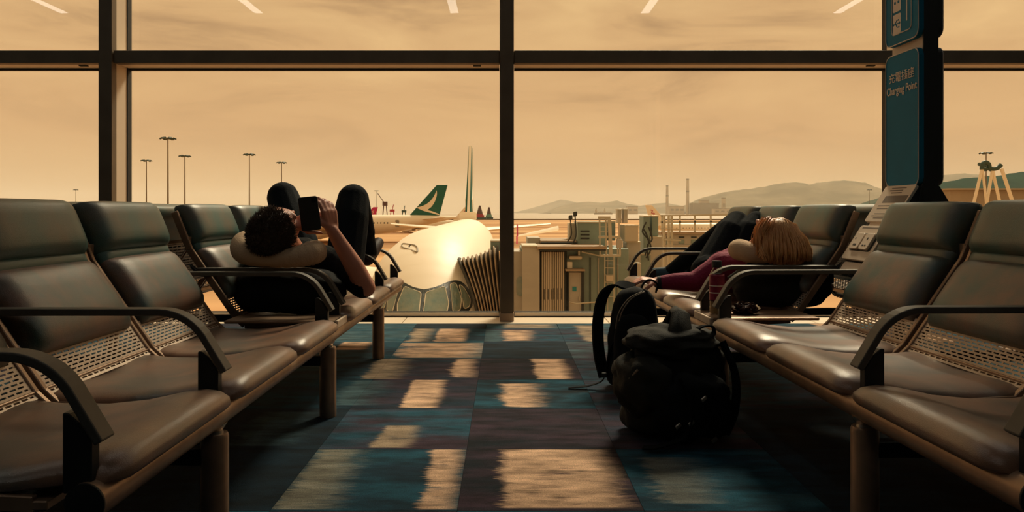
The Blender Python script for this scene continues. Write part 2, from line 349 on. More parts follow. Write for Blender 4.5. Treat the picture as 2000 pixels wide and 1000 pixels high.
# ceiling luminaires; the row nearest the windows is added to brighten the hall
li = 0
for j, yy in enumerate((3.1, -1.5)):
    for i, xx_ in enumerate((-8.2, -4.58, -.93, 2.62, 6.2)):
        q = thing('ceiling_light', 'long slim white ceiling luminaire, row %s from the windows, %s across' % (('nearest (added for light)', 'second')[j], ('first', 'second', 'third', 'fourth', 'fifth')[i]), 'light', (xx_, yy, ZC), 0, 'ceiling luminaires')
        MB().box(-.09, .09, -.62, .62, -.06, 0).build('housing', M_mull, q, bevel=.005)
        MB().box(-.075, .075, -.6, .6, -.066, -.058).build('diffuser', M_lamp, q)

# ------------------------------------------------------------------ beam seating
PROF = [(.40,.335), (.44,.372), (.638,.659), (.712,.835)]      # back frame line: distance behind the beam, height
def prof(z):
    for (p0, z0), (p1, z1) in zip(PROF, PROF[1:]):
        if z <= z1 or (p1, z1) == PROF[-1]:
            k = (z-z0)/(z1-z0); return p0+(p1-p0)*k
SW = 0.535
def cushion(z0, z1, th, edge=6, roll=False, half=SW/2-.030):
    """padded cushion lying on the back frame line between two heights"""
    us = [0, .015, .05, .11, .2, .35, .5, .65, .8, .89, .95, .985, 1]
    vs = us
    F = []; Bk = []
    for u in us:
        z = z0+(z1-z0)*u; p = prof(z); dz = .01
        tp = Vector((prof(z+dz)-prof(z-dz), 2*dz)).normalized(); nrm = Vector((-tp.y, tp.x))
        rf, rb = [], []
        for v in vs:
            e = max(0, 1-abs(2*u-1)**edge)**.38*max(0, 1-abs(2*v-1)**8)**.38
            y = (v-.5)*2*half
            q = Vector((p, z))+nrm*(th*e)
            rf.append((q.x, y, q.y))
            e2 = .012*e*(2.6 if roll and u > .6 else 1)
            q2 = Vector((p, z))-nrm*e2
            rb.append((q2.x, y, q2.y))
        F.append(rf); Bk.append(rb)
    if roll:     # top edge rolls backwards over the frame
        pass
    m = MB(); m.grid(F); m.grid(Bk)
    return m
def slotted(z0, z1, rows, cols, off, half=SW/2-.012, duty=.42, th=.0015):
    """perforated sheet with staggered slots; real holes"""
    m = MB()
    def P(y, z, d):
        dz = .01; tp = Vector((prof(z+dz)-prof(z-dz), 2*dz)).normalized(); nrm = Vector((-tp.y, tp.x)); q = Vector((prof(z), z))+nrm*(off+d); return (q.x, y, q.y)
    def quad(y0, y1, a, b):
        m.add([P(y0,a,0), P(y1,a,0), P(y1,b,0), P(y0,b,0), P(y0,a,-th), P(y1,a,-th), P(y1,b,-th), P(y0,b,-th)], [(0,1,2,3),(7,6,5,4),(0,4,5,1),(1,5,6,2),(2,6,7,3),(3,7,4,0)])
    h = (z1-z0)/rows; bw = .007
    for r in range(rows):
        a = z0+r*h; quad(-half, half, a, a+h*(1-duty))
        b0, b1 = a+h*(1-duty), a+h
        pit = 2*half/cols; ofs = (pit/2 if r % 2 else 0)
        e = [-half]+[-half+ofs+i*pit for i in range(0, cols+1)]+[half]
        for q in e:
            y0, y1 = max(-half, q-bw/2), min(half, q+bw/2)
            if q in (-half, half): y0, y1 = (-half, -half+.012) if q < 0 else (half-.012, half)
            if y1-y0 > .001 and q <= half: quad(y0, y1, b0, b1)
    quad(-half, half, z1, z1+h*.8)
    return m
def seat_cushion_mb():
    top = [(.435,.372),(.36,.366),(.25,.366),(.14,.378),(.05,.398),(.0,.404),(-.032,.398),(-.052,.382),(-.055,.362)]
    bot = [(.435,.345),(.36,.330),(.25,.326),(.14,.332),(.05,.340),(.0,.343),(-.025,.344),(-.040,.346),(-.046,.350)]
    us = [0,.012,.04,.09,.18,.34,.5,.66,.82,.91,.96,.988,1]; half = SW/2-.002
    A, Bq = [], []
    for (p, z), (pb, zb) in zip(top, bot):
        ra, rb = [], []
        for u in us:
            e = max(0, 1-abs(2*u-1)**7)**.45; zm = zb+(z-zb)*.20; dip = -.010*math.exp(-((u-.5)/.28)**2)*(1 if p > .05 else .3)
            # front corners rounded in plan
            fr = max(0, abs(2*u-1)-.82)/.18; pf = .035*fr**2.2*max(0, 1-(p+.05)/.12) if p < .07 else 0
            ra.append((p+pf, (u-.5)*2*half, zm+(z-zm)*e+dip*e)); rb.append((pb+pf, (u-.5)*2*half, zm+(zb-zm)*e))
        A.append(ra); Bq.append(rb)
    m = MB(); m.grid(A); m.grid(Bq); m.grid([A[0], Bq[0]]); m.grid([A[-1], Bq[-1]])
    return m
def seat_meshes(sx):
    """meshes of one seat, centred on y=0; sx flips the distance axis"""
    def fin(m, name, material, **k):
        m.v = [(sx*x, y, z) for x, y, z in m.v]; return m.mesh(name, material, **k)
    fr = MB()
    for s_ in (-1, 1):
        pts = [(PROF[0][0]-.30, s_*(SW/2-.006), .318)]+[(p+.006, s_*(SW/2-.006), z) for p, z in PROF]
        pts[-1] = (PROF[-1][0]-.002, s_*(SW/2-.006), PROF[-1][1]-.012)
        for a, b in zip(pts, pts[1:]): fr.bar(a, b, .015, .028, up=(1,0,0))
    fr.bar((.655, -SW/2, .69), (.655, SW/2, .69), .014, .05); fr.bar((.445, -SW/2, .372), (.445, SW/2, .372), .016, .02)
    fr.bar((.10, -SW/2, .316), (.10, SW/2, .316), .05, .016)
    d = {}
    d['seat_frame'] = fin(fr, 'seat_frame', M_frame, bevel=.002, segs=1)
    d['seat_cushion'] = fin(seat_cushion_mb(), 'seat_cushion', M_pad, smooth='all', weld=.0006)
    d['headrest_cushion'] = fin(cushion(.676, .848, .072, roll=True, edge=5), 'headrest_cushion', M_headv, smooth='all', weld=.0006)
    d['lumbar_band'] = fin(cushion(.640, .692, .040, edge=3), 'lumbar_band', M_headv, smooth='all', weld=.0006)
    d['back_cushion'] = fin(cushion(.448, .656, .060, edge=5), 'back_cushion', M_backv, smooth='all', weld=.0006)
    d['perforated_panel'] = fin(slotted(.362, .452, 10, 18, .004), 'perforated_panel', M_perf)
    d['rear_panel'] = fin(slotted(.46, .668, 14, 11, -.016, duty=.35), 'rear_panel', M_frame)
    return d
def armrest_mb(sx):
    path = [(.60,.575)]+[(.14,.575)]
    for k in range(1, 8):
        a = math.radians(90-k*8); path.append((.14-.13*math.cos(a)*1.0, .575-.13*(1-math.sin(a))))
    path.append((-.022, .428))
    m = MB(); W, Th = .042, .017; top = []; bot = []
    for i, (p, z) in enumerate(path):
        a = path[max(i-1,0)]; b = path[min(i+1, len(path)-1)]; tg = Vector((b[0]-a[0], b[1]-a[1])).normalized(); nr = Vector((tg.y, -tg.x))
        if nr.y < 0: nr = -nr
        top.append(Vector((p, z))+nr*Th/2); bot.append(Vector((p, z))-nr*Th/2)
    poly = [(sx*q.x, q.y) for q in top]+[(sx*q.x, q.y) for q in reversed(bot)]
    m.prism(poly, -W/2, W/2, lambda u, v, h: (u, h, v))
    return m
def bracket_mb(sx):
    m = MB(); m.prism([(sx*a, b) for a, b in [(-.006,.428),(.016,.462),(.034,.478),(.044,.478),(.044,.340),(-.006,.340)]], -.013, .013, lambda u, v, h: (u, h, v)); return m
def pivot_mb(sx):
    m = MB(); m.prism([(sx*a, b) for a, b in [(.52,.571),(.60,.571),(.635,.60),(.63,.585),(.60,.55),(.57,.545)]], -.012, .012, lambda u, v, h: (u, h, v)); return m
SEATM = {s: seat_meshes(s) for s in (-1, 1)}
ARMM = {s: (armrest_mb(s).mesh('armrest', M_arm, bevel=.003, segs=2), bracket_mb(s).mesh('armrest_bracket', M_dark, bevel=.002, segs=1), pivot_mb(s).mesh('armrest_pivot', M_dark, bevel=.002, segs=1)) for s in (-1, 1)}
def bench(label, x, sx, rz, seats, arms, legs, y0, y1, trays=(), cross=True):
    root = thing('beam_bench', label, 'bench', (x, 0, 0), rz, 'airport beam benches')
    for y in seats:
        fr = link('seat', SEATM[sx]['seat_frame'], root); fr.location = (0, y, 0)
        for nm in ('seat_cushion', 'headrest_cushion', 'lumbar_band', 'back_cushion', 'perforated_panel', 'rear_panel'):
            link(nm, SEATM[sx][nm], fr)
    for y in arms:
        o = link('armrest', ARMM[sx][0], root); o.location = (0, y, 0); link('armrest_bracket', ARMM[sx][1], o); link('armrest_pivot', ARMM[sx][2], o)
    bm_ = MB().tube([(0, y0, .327), (0, y0+.004, .327), (0, y1, .327)], .034, 28).build('beam', M_frame, root, smooth=True)
    for yy in (y0-.002, y1+.002): MB().tube([(0, yy-.003, .327), (0, yy+.003, .327)], .0345, 28).build('end_cap', M_dark, bm_, smooth=True, bevel=.0015)
    for y in legs:
        lg = MB().tube([(0, y, 0), (0, y, .272), (0, y, .280)], [.033, .033, .030], 24).build('leg', M_frame, root, smooth=True)
        MB().tube([(0, y, .275), (0, y, .287), (0, y, .305)], [.022, .019, .030], 20).build('leg_collar', M_metalb, lg, smooth=True)
        if cross: MB().box(min(0, sx*1.5), max(0, sx*1.5), y-.018, y+.018, .205, .245).build('cross_bar', M_dark, lg, bevel=.003)
    for ya, yb in trays:
        tr = MB().box(*sorted((sx*-.035, sx*.42)), ya, yb, .372, .384).build('gap_tray', M_frame, root, bevel=.004)
        MB().box(*sorted((sx*-.04, sx*-.022)), ya, yb, .352, .384).build('tray_lip', M_perf, tr, bevel=.003)
    return root
XL = -.71
ls = [1.22+.555*(k+.5) for k in range(3)]+[3.07+.555*(k+.5) for k in range(3)]
bench('long padded bench carrying the person in black who holds a phone', XL, -1, 0, ls,
      [1.235, 1.775, 2.868, 3.07, 4.18, 4.735], [1.757, 2.885, 4.04], 1.215, 4.75, [(2.885, 3.055)])
rs_ = [1.26+.56*(k+.5) for k in range(3)]+[3.22+.54*(k+.5) for k in range(3)]
RZ = math.radians(1.05); XR = .943
RB = bench('long padded bench with the charging post, carrying the person in maroon', XR, 1, RZ, rs_,
      [1.262, 1.81, 2.955, 3.205, 4.30, 4.85], [1.81, 2.95, 4.30], 1.235, 4.87, [(2.965, 3.195)])
bench('padded bench back to back with the one carrying the phone holder', XL-1.5, 1, 0, [1.60+.555*k for k in range(6)], [1.32, 1.88, 2.99, 4.1, 4.66], [1.757, 2.885, 4.04], 1.3, 4.7, cross=False)
bench('padded bench back to back with the one behind the charging post', XR+1.5, -1, RZ, [1.72+.555*k for k in range(6)], [1.44, 2.0, 3.11, 4.22, 4.78], [1.81, 2.95, 4.30], 1.42, 4.8, cross=False)
# ------------------------------------------------------------------ outside: apron, sea, hills
GZ = -8.4
M_apron = mat('apron', (0.30, 0.155, 0.07), 0.9, spec=.1, col2=(0.66, 0.42, 0.22), vscale=.012, stretch=(.35, 2.2, 1))
M_sea = mat('sea', (0.40, 0.34, 0.26), 0.35, col2=(0.46, 0.40, 0.31), vscale=.004, stretch=(.4, 2, 1))
M_hill = mat('far_hill', (0.13, 0.125, 0.09), 0.95, spec=0, col2=(0.24, 0.21, 0.15), vscale=.004)
M_green = mat('wooded_hill', (0.002, 0.040, 0.038), 0.95, spec=0, col2=(0.008, 0.058, 0.048), vscale=.02)
tag(MB().box(-1500, 1500, 7, 880, GZ-1, GZ).build('ground', M_apron), kind='structure')
tag(MB().box(-14000, 14000, 880.5, 16000, GZ-3, GZ-1.5).build('sea', M_sea), kind='structure')
tag(MB().box(-1500, 1500, 872, 879.8, GZ, GZ+1.4).build('sea_wall', mat('sea_wall_stone', (.10,.085,.06), .9)), kind='structure')
def ridge(name, pts, D, depth, m, base=GZ-1.5):
    P = []; ns = 15
    xs = []
    for (a, b) in zip(pts, pts[1:]):
        n = max(2, int(abs(b[0]-a[0])/7))
        for k in range(n): u = k/n; xs.append((a[0]+(b[0]-a[0])*u, a[1]+(b[1]-a[1])*u))
    xs.append(pts[-1])
    for (x, y) in xs:
        q = at(x, y, D); h = q.z-base; row = []
        for j in range(ns):
            v = j/(ns-1)*2-1
            hh = h*(1-abs(v))**1.15
            nz = mnoise.noise(Vector((q.x/depth*9, v*4.0, 3.1)))*h*.16*(1-abs(v))*min(1, abs(v)*3)+mnoise.noise(Vector((q.x/depth*24, 1.7, v*9)))*h*.035*(1-abs(v))
            row.append((q.x+mnoise.noise(Vector((q.x/depth*5, v*3, 9)))*depth*.05*(1 if abs(v) > .01 else 0), D+v*depth, base+max(0, hh+nz)))
        P.append(row)
    o = MB().grid(P).build(name, m, smooth='all'); return tag(o, kind='structure')
ridge('hill_1', [(1325,414),(1345,398),(1366,388),(1400,379),(1430,372),(1480,367),(1510,360),(1545,356),(1565,358),(1580,360),(1610,355),(1640,352),(1665,353),(1690,357),(1705,365),(1725,371),(1745,368),(1800,352),(1860,340),(1885,338),(1930,344),(2010,360),(2100,385),(2200,414)], 6500, 1500, M_hill)
ridge('hill_2', [(1065,415),(1090,404),(1115,397),(1150,394),(1175,396),(1192,394),(1205,392),(1225,398),(1250,402),(1275,398),(1300,396),(1330,402),(1380,408),(1420,414)], 8200, 1300, M_hill)
ridge('hill_3', [(1005,415),(1040,406),(1070,397),(1095,390),(1120,394),(1150,402),(1190,413)], 11500, 1400, M_hill)
ridge('hill_4', [(1720,402),(1760,383),(1800,368),(1835,357),(1880,349),(1930,344),(1970,340),(2010,334),(2080,330),(2200,345),(2350,380),(2450,408)], 1700, 380, M_green)
ridge('hill_5', [(1640,408),(1690,396),(1725,384),(1760,392),(1800,408)], 3400, 500, M_green)
# power station across the water
M_conc = mat('pale_concrete', (.50,.43,.34), .9, var=.1, vscale=.02)
M_conc2 = mat('grey_concrete', (.26,.24,.20), .9, var=.1, vscale=.02)
def chimney(px, ytop, r, lab):
    b = at(px, 412, 4300); tp = at(px, ytop, 4300); q = thing('power_station_chimney', lab, 'chimney', (b.x, 4300, GZ-1.5))
    h = tp.z-(GZ-1.5)
    MB().tube([(0,0,0),(0,0,h*.62),(0,0,h*.965)], [r*1.1, r*.95, r*.85], 16).build('shaft', M_conc, q, smooth=True)
    MB().tube([(0,0,h*.62),(0,0,h*.66)], [r*1.0, r*1.0], 16).build('band', M_conc2, q, smooth=True)
    MB().tube([(0,0,h*.965),(0,0,h)], [r*.92, r*.92], 16).build('rim', M_conc2, q, smooth=True)
chimney(1303, 362, 8.5, 'shorter of the two tall power station chimneys across the water')
chimney(1343, 349, 9.5, 'taller of the two tall power station chimneys across the water')
def block(px0, px1, ytop, D, dep, lab, m=M_conc, cat='building', name='power_station_hall', roofy=None):
    a = at(px0, ytop, D); b = at(px1, ytop, D); q = thing(name, lab, cat, ((a.x+b.x)/2, D, GZ-1.5)); wdt = b.x-a.x; h = a.z-(GZ-1.5)
    MB().box(-wdt/2, wdt/2, 0, dep, 0, h).build('wall', m, q)
    MB().box(-wdt/2*1.03, wdt/2*1.03, -2, dep+2, h, h*1.06+.6).build('roof', M_conc2, q)
    k = max(2, int(wdt/28))
    for i in range(k): MB().box(-wdt/2+(i+.2)*wdt/k, -wdt/2+(i+.8)*wdt/k, -1.2, .5, h*.45, h*.7).build('window_band', M_conc2, q)
    return q
block(1308, 1337, 403, 4200, 60, 'low pale power station hall between the two chimneys')
block(1353, 1404, 398, 4240, 60, 'wide power station boiler house right of the taller chimney', M_conc2)
block(1368, 1385, 392, 4320, 40, 'raised pale boiler tower on the wide power station hall')
block(1411, 1417, 388, 4200, 20, 'slim pale concrete tower near the padded bench tops', name='concrete_tower', cat='tower')
block(1395, 1440, 408, 4000, 50, 'long low pale shed at the foot of the big hill', name='waterfront_shed', cat='shed')
block(1226, 1246, 404, 4300, 60, 'small pale waterfront block left of the chimneys', name='waterfront_block')
# ships and barges on the water
def hull(L, W, H):
    return [(-L/2,0),(-L/2*1.04,H),(L/2*1.04,H),(L/2*.93,0)]
def ship(px, D, L, lab, red=False):
    q = thing('cargo_ship', lab, 'ship', (at(px, 415, D).x, D, GZ-1.4)); MB().prism(hull(L, 16, 9), -8, 8, lambda u, v, h: (u, h, v)).build('hull', M_conc2, q)
    MB().box(-L*.42, -L*.26, -6, 6, 9, 26).build('bridge_house', M_conc, q); MB().box(-L*.36, -L*.30, -2.5, 2.5, 26, 34).build('funnel', M_conc2, q)
    for k in range(3): MB().box(-L*.2+k*L*.2, -L*.06+k*L*.2, -6, 6, 9, 14).build('hatch', M_conc, q)
ship(1172, 3800, 62, 'small grey cargo ship in front of the low hills'); ship(1187, 3900, 50, 'second grey cargo ship beside the small one offshore')
M_red = mat('red_paint', (.40, .025, .05), .6); M_dgreen = mat('dark_green_paint', (.01, .055, .05), .6); M_derrick = mat('derrick_steel', (.10,.05,.045), .7)
def barge(px, D, hgt, L, deckm, lab):
    q = thing('derrick_barge', lab, 'barge', (at(px, 415, D).x, D, GZ-1.4))
    MB().prism(hull(L, 14, 4), -9, 9, lambda u, v, h: (u, h, v)).build('hull', M_dgreen, q)
    MB().box(-L*.36, L*.34, -7, 7, 4, 4+hgt*.17).build('deck_house', deckm, q)
    for sx in (-1, 1):
        for sy in (-1, 1): MB().bar((sx*L*.24, sy*5, 4), (0, 0, hgt), 1.6, 1.6).build('derrick_leg', M_derrick, q)
    for k in range(1, 6):
        u = 1-k/6.5; 
        MB().box(-L*.24*u-.7, L*.24*u+.7, -5*u-.7, 5*u+.7, 4+(hgt-4)*k/6.5-.9, 4+(hgt-4)*k/6.5+2.2).build('derrick_platform', M_derrick if k > 1 else deckm, q)
barge(937, 950, 19.5, 17, M_red, 'red lattice derrick barge on the water, left of the pair')
barge(955, 980, 17.5, 11.5, mat('pale_green', (.12,.30,.24), .6), 'smaller green derrick barge on the water, right of the pair')
# apron floodlight masts
M_mast = mat('mast_steel', (.20,.17,.125), .6, .3); M_lampd = mat('floodlight_heads', (.03,.06,.055), .6)
def mast(px, ytop, lab):
    D = 21.0*FPX/(VPY-ytop); q = thing('floodlight_mast', lab, 'light mast', (at(px, 415, D).x, D, GZ), 0, 'apron floodlight masts')
    H = 30.0; MB().tube([(0,0,0),(0,0,H)], [.30,.16], 10).build('pole', M_mast, q, smooth=True)
    MB().tube([(0,0,H-.3),(0,0,H)], [1.5,1.5], 14).build('head_ring', M_lampd, q)
    for k in range(6):
        a = k*math.pi/3+.3; MB().obox((math.cos(a)*1.75, math.sin(a)*1.75, H-.15), (math.cos(a), math.sin(a), -.5), (-math.sin(a), math.cos(a), 0), (math.cos(a)*.5, math.sin(a)*.5, 1), .8, .9, .35).build('floodlight', M_lampd, q)
for px, yt, lab in [(328,268,'tallest-looking floodlight mast left of the person lying with a phone'), (286,312,'floodlight mast just left of the tallest one'), (361,303,'floodlight mast just right of the tallest one'), (487,300,'floodlight mast directly left of the raised knees'), (550,316,'floodlight mast peeping over the left raised knee'),
    (735,372,'far floodlight mast between knee and green tail fin'), (148,370,'tiny far floodlight mast over the leftmost bench backs'), (1698,370,'small floodlight mast in front of the big hill'), (1926,297,'floodlight mast behind the white roof struts')]:
    mast(px, yt, lab)
# cranes beyond the apron
def crane(px, D, h, lean, m, lab):
    q = thing('harbour_crane', lab, 'crane', (at(px, 415, D).x, D, GZ))
    for s in (-1, 1): MB().bar((s*3, 0, 0), (s*1.2, 0, h*.6), .9, .9).build('leg', m, q)
    MB().box(-2.5, 2.5, -2, 2, h*.55, h*.7).build('cab', m, q); MB().bar((0,0,h*.62), (lean, 0, h), .7, .7).build('jib', m, q)
crane(752, 780, 30, -8, M_derrick, 'thin dark crane with a long leaning jib beyond the airliner'); crane(766, 800, 18, 1.5, M_red, 'short red crane beyond the airliner'); crane(789, 820, 17, 1, M_dgreen, 'short green crane beside the tail fin')
# ------------------------------------------------------------------ aircraft
M_white = mat('aircraft_white', (.88,.80,.66), .5)
M_belly = mat('aircraft_grey', (.45,.42,.36), .4)
M_jade = mat('tail_jade', (.004,.115,.088), .4)
M_mask = mat('cockpit_mask', (.018,.024,.02), .4)
M_cpane = mat('cockpit_pane', (.20,.22,.16), .12, 0.0, spec=1.0, col2=(.10,.17,.15), vscale=1.6)  # pale and teal mix: ground reflection put into the pane colour
M_slatp = mat('window_seal_pale', (.62,.54,.40), .5)
M_pline = mat('panel_line', (.30,.27,.22), .6)
M_magenta = mat('magenta_paint', (.50,.02,.12), .5)
def sect(tab, s):
    for a, b in zip(tab, tab[1:]):
        if s <= b[0]:
            k = (s-a[0])/(b[0]-a[0]); return [a[i]+(b[i]-a[i])*k for i in range(1, 4)]
    return list(tab[-1][1:])
NOSE = [(0,.02,-.9,-.94),(.12,.42,-.58,-1.32),(.4,.80,-.28,-1.66),(.9,1.22,.08,-2.02),(1.5,1.62,.50,-2.32),(2.1,1.92,.93,-2.52),(2.8,2.22,1.40,-2.68),(3.6,2.48,1.86,-2.80),(4.6,2.74,2.32,-2.92),(5.8,2.93,2.68,-3.02),(7.4,3.05,2.95,-3.08),(9.5,3.1,3.08,-3.1),(46,3.1,3.1,-3.1),(52,3.0,3.1,-2.6),(60,2.3,3.05,-.9),(67,1.3,2.9,.9),(72,.35,2.5,1.9),(73,.1,2.3,2.1)]
def fus(tab, n=40, sub=3):
    ss = []
    for a, b in zip(tab, tab[1:]):
        for k in range(sub): ss.append(a[0]+(b[0]-a[0])*k/sub)
    ss.append(tab[-1][0]); P = []
    for s in ss:
        hw, zt, zb = sect(tab, s); zc = (zt+zb)/2; hh = (zt-zb)/2
        P.append([(hw*math.sin(2*math.pi*k/n), s, zc+hh*math.cos(2*math.pi*k/n)) for k in range(n)])
    m = MB(); m.grid(P, wrap_v=True); m.add(P[0], [tuple(range(n))]); m.add(P[-1], [tuple(range(n))])
    return m
def nose_s(a, z, tab=NOSE):
    s = 0.0
    while s < 12:
        hw, zt, zb = sect(tab, s); zc = (zt+zb)/2; hh = (zt-zb)/2
        if (a/hw)**2+((z-zc)/hh)**2 < 1: return s
        s += .01
    return s
def wingpoly(m, root, tip, cr, ct, th, sweep, mir=1):
    """root (x,y,z), tip (x,y,z) leading edges, chords run towards the tail"""
    P = []
    for p, c, h in ((root, cr, th), (tip, ct, th*.35)):
        x, y, z = p; P.append([(mir*x, y, z),(mir*x, y+c*.12, z+h*.5),(mir*x, y+c*.4, z+h*.55),(mir*x, y+c, z),(mir*x, y+c*.4, z-h*.45),(mir*x, y+c*.12, z-h*.4)])
    m.grid(P, wrap_v=True); m.add(P[0], [tuple(range(6))]); m.add(P[1], [tuple(range(6))]); return m
def fin_obj(q, L0, base, sc, m, name='tail_fin'):
    """fin outline in (y, z): swept"""
    out = [(L0, base), (L0+8.6*sc, base+9.6*sc), (L0+12.0*sc, base+9.6*sc), (L0+9.4*sc, base)]
    mm = MB(); th = .42*sc
    mm.prism(out, -th, th, lambda u, v, h: (h*(1-.55*(v-base)/(9.6*sc)), u, v)); return mm.build(name, m, q, bevel=.08*sc), out
def jet(label, loc, rz, sc=1.0, finm=None, cheek=None):
    q = thing('airliner', label, 'airplane', loc, rz)
    tab = [(s*sc, a*sc, b*sc, c*sc) for s, a, b, c in NOSE]
    fo = fus(tab).build('fuselage', M_white, q, smooth=True)
    fn_, out = fin_obj(q, 57.5*sc, 2.9*sc, 1.0*sc, finm or M_white)
    for mir in (-1, 1):
        wingpoly(MB(), (2.2*sc, 24*sc, -1.6*sc), (32*sc, 44*sc, .6*sc), 13*sc, 2.2*sc, 1.3*sc, 0, mir).build('wing', M_white, q, smooth=True)
        wingpoly(MB(), (1.2*sc, 61*sc, 1.6*sc), (10.6*sc, 68*sc, 2.3*sc), 6*sc, 2*sc, .6*sc, 0, mir).build('tailplane', M_white, q, smooth=True)
        e = MB().tube([(mir*9.8*sc, 24*sc, -3.1*sc), (mir*9.8*sc, 24.6*sc, -3.1*sc), (mir*9.8*sc, 27*sc, -3.1*sc), (mir*9.8*sc, 30.5*sc, -3.0*sc)], [1.75*sc, 1.95*sc, 1.9*sc, 1.1*sc], 20).build('engine', M_white, q, smooth=True)
        MB().tube([(mir*9.8*sc, 23.9*sc, -3.1*sc), (mir*9.8*sc, 24.2*sc, -3.1*sc)], [1.55*sc]*2, 20).build('intake', M_mask, e)
    for x, y in ((0, 6), (-5.4*.9, 34), (5.4*.9, 34)):
        g = MB().tube([(x*sc, y*sc, -2.8*sc), (x*sc, y*sc, -4.8*sc)], .16*sc, 8).build('gear_strut', M_belly, q)
        MB().tube([(x*sc-.5*sc, y*sc, -4.75*sc), (x*sc+.5*sc, y*sc, -4.75*sc)], .65*sc, 14).build('wheel', M_mask, g, smooth=True)
    return q, out
def windows_row(q, sc, mir, s0, s1, step, z=.55, w_=.34, h_=.46):
    s = s0
    while s < s1:
        hw, zt, zb = sect(NOSE, s); zc = (zt+zb)/2; hh = (zt-zb)/2
        x = hw*math.sqrt(max(0, 1-((z-zc)/hh)**2))*sc
        MB().prism(rrect(w_*sc, h_*sc, .1*sc, 2), 0, .03*sc, lambda u, v, h: (mir*(x+h-.01), s*sc+u, z*sc+v)).build('cabin_window', M_mask, q); s += step
def brushwing(q, mir, out, sc, th):
    # curved pale wing mark on the fin, in fin (y, z) coordinates
    L0, b0 = out[0]
    def P(u, v): return (L0+u*sc, b0+v*sc)
    top = smooth_path([Vector((2.1,2.5,0)), Vector((4.2,3.0,0)), Vector((6.2,4.2,0)), Vector((7.6,5.9,0)), Vector((8.55,7.9,0))], 6)
    low = smooth_path([Vector((8.55,7.9,0)), Vector((8.6,6.4,0)), Vector((8.0,4.4,0)), Vector((6.9,2.7,0)), Vector((5.8,1.75,0)), Vector((7.2,1.3,0)), Vector((9.2,.45,0)), Vector((9.1,.15,0)), Vector((7.0,.75,0)), Vector((4.4,1.45,0)), Vector((2.1,2.5,0))], 4)
    poly = [P(p.x, p.y) for p in top]+[P(p.x, p.y) for p in low[1:-1]]
    mm = MB(); mm.prism(poly, 0, .06, lambda u, v, h: (mir*(th*(1-.55*(v-b0)/(9.6*sc))+h), u, v)); return mm.build('wing_emblem', M_white, q)
# the airliner at the gate, nose towards the window
AY = math.atan2(.0185, 1.0); AX, AD, AZ = -3.20, 27.0, -3.02
main, out = jet('white airliner parked nose-on at the gate behind the window', (AX, AD, AZ), AY, 1.0, M_jade)
# upper half of the fin is painted white at the leading edge: pale leading strip
MB().bar((0, 57.6, 2.95), (0, 66.0, 12.3), .50, .30, up=(1,0,0)).build('fin_leading_edge', M_white, main)
for mir in (-1, 1): brushwing(main, mir, out, 1.0, .42)
MB().prism(rrect(2.0, 3.4, .5, 4), 0, .1, lambda u, v, h: (u, 57.0+h+abs(v)*0, 3.4+v*.3)).build('fin_fairing', M_white, main)
def on_nose(poly, off, name, m, fine=.12):
    """panel wrapped on the nose skin, outline given in front view (offset from the axis, height)"""
    bm = bmesh.new(); vs = [bm.verts.new((a, 0, z)) for a, z in poly]; bm.faces.new(vs)
    bmesh.ops.triangulate(bm, faces=bm.faces)
    for _ in range(5):
        ed = [e for e in bm.edges if e.calc_length() > fine]
        if not ed: break
        bmesh.ops.subdivide_edges(bm, edges=ed, cuts=1); bmesh.ops.triangulate(bm, faces=bm.faces)
    for v in bm.verts:
        a, z = v.co.x, v.co.z; s = nose_s(a, z); hw, zt, zb = sect(NOSE, s); zc = (zt+zb)/2; hh = (zt-zb)/2
        n = Vector((a/hw**2, -.28, (z-zc)/hh**2)).normalized(); v.co = Vector((a, s, z))+n*off
    r = bmesh.ops.extrude_face_region(bm, geom=list(bm.faces)); 
    for v in [g for g in r['geom'] if isinstance(g, bmesh.types.BMVert)]: v.co.y -= .012
    bmesh.ops.recalc_face_normals(bm, faces=bm.faces)
    me = bpy.data.meshes.new(name); bm.to_mesh(me); bm.free(); me.materials.append(m); return link(name, me, main)
def sm2(pts, n=5): return [(p.x, p.y) for p in smooth_path([Vector((a, b, 0)) for a, b in pts], n)]
def rpoly(pts, r):
    out = []; n = len(pts)
    for i in range(n):
        p = Vector(pts[i]); a = Vector(pts[i-1]); b = Vector(pts[(i+1)%n]); da = (a-p).normalized(); db = (b-p).normalized()
        q0 = p+da*r; q1 = p+db*r
        for k in range(4): u = k/3; out.append(tuple(q0*(1-u)**2+p*2*u*(1-u)+q1*u*u))
    return out
Zt = 0.0
for mir in (-1, 1):
    mk = sm2([(0,.62),(.45,.70),(.85,.84),(1.2,.90),(1.5,.80),(1.78,.50),(1.93,.16),(1.92,-.12)], 4)+[(1.75,-.34),(1.0,-.42),(0,-.36)]
    pane = on_nose([(mir*a, z+.12) for a, z in mk], .012, 'cockpit_mask', M_mask)
    for pl in ([(.09,.52),(.82,.72),(1.02,.10),(.96,-.22),(.09,-.26)], [(1.02,.80),(1.24,.82),(1.50,.20),(1.46,-.2),(1.20,-.24)], [(1.38,.76),(1.58,.60),(1.84,.16),(1.82,-.12),(1.62,-.18)]):
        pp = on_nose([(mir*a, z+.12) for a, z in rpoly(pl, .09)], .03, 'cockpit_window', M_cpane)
        # pale seal round each pane
        ring = rpoly(pl, .09); pts = []
        for a, z in ring+ring[:1]: s = nose_s(mir*a, z+.12); pts.append((mir*a, s-.05, z+.12))
        MB().tube(pts, .022, 6, cap=False).build('window_seal', M_slatp, pp)
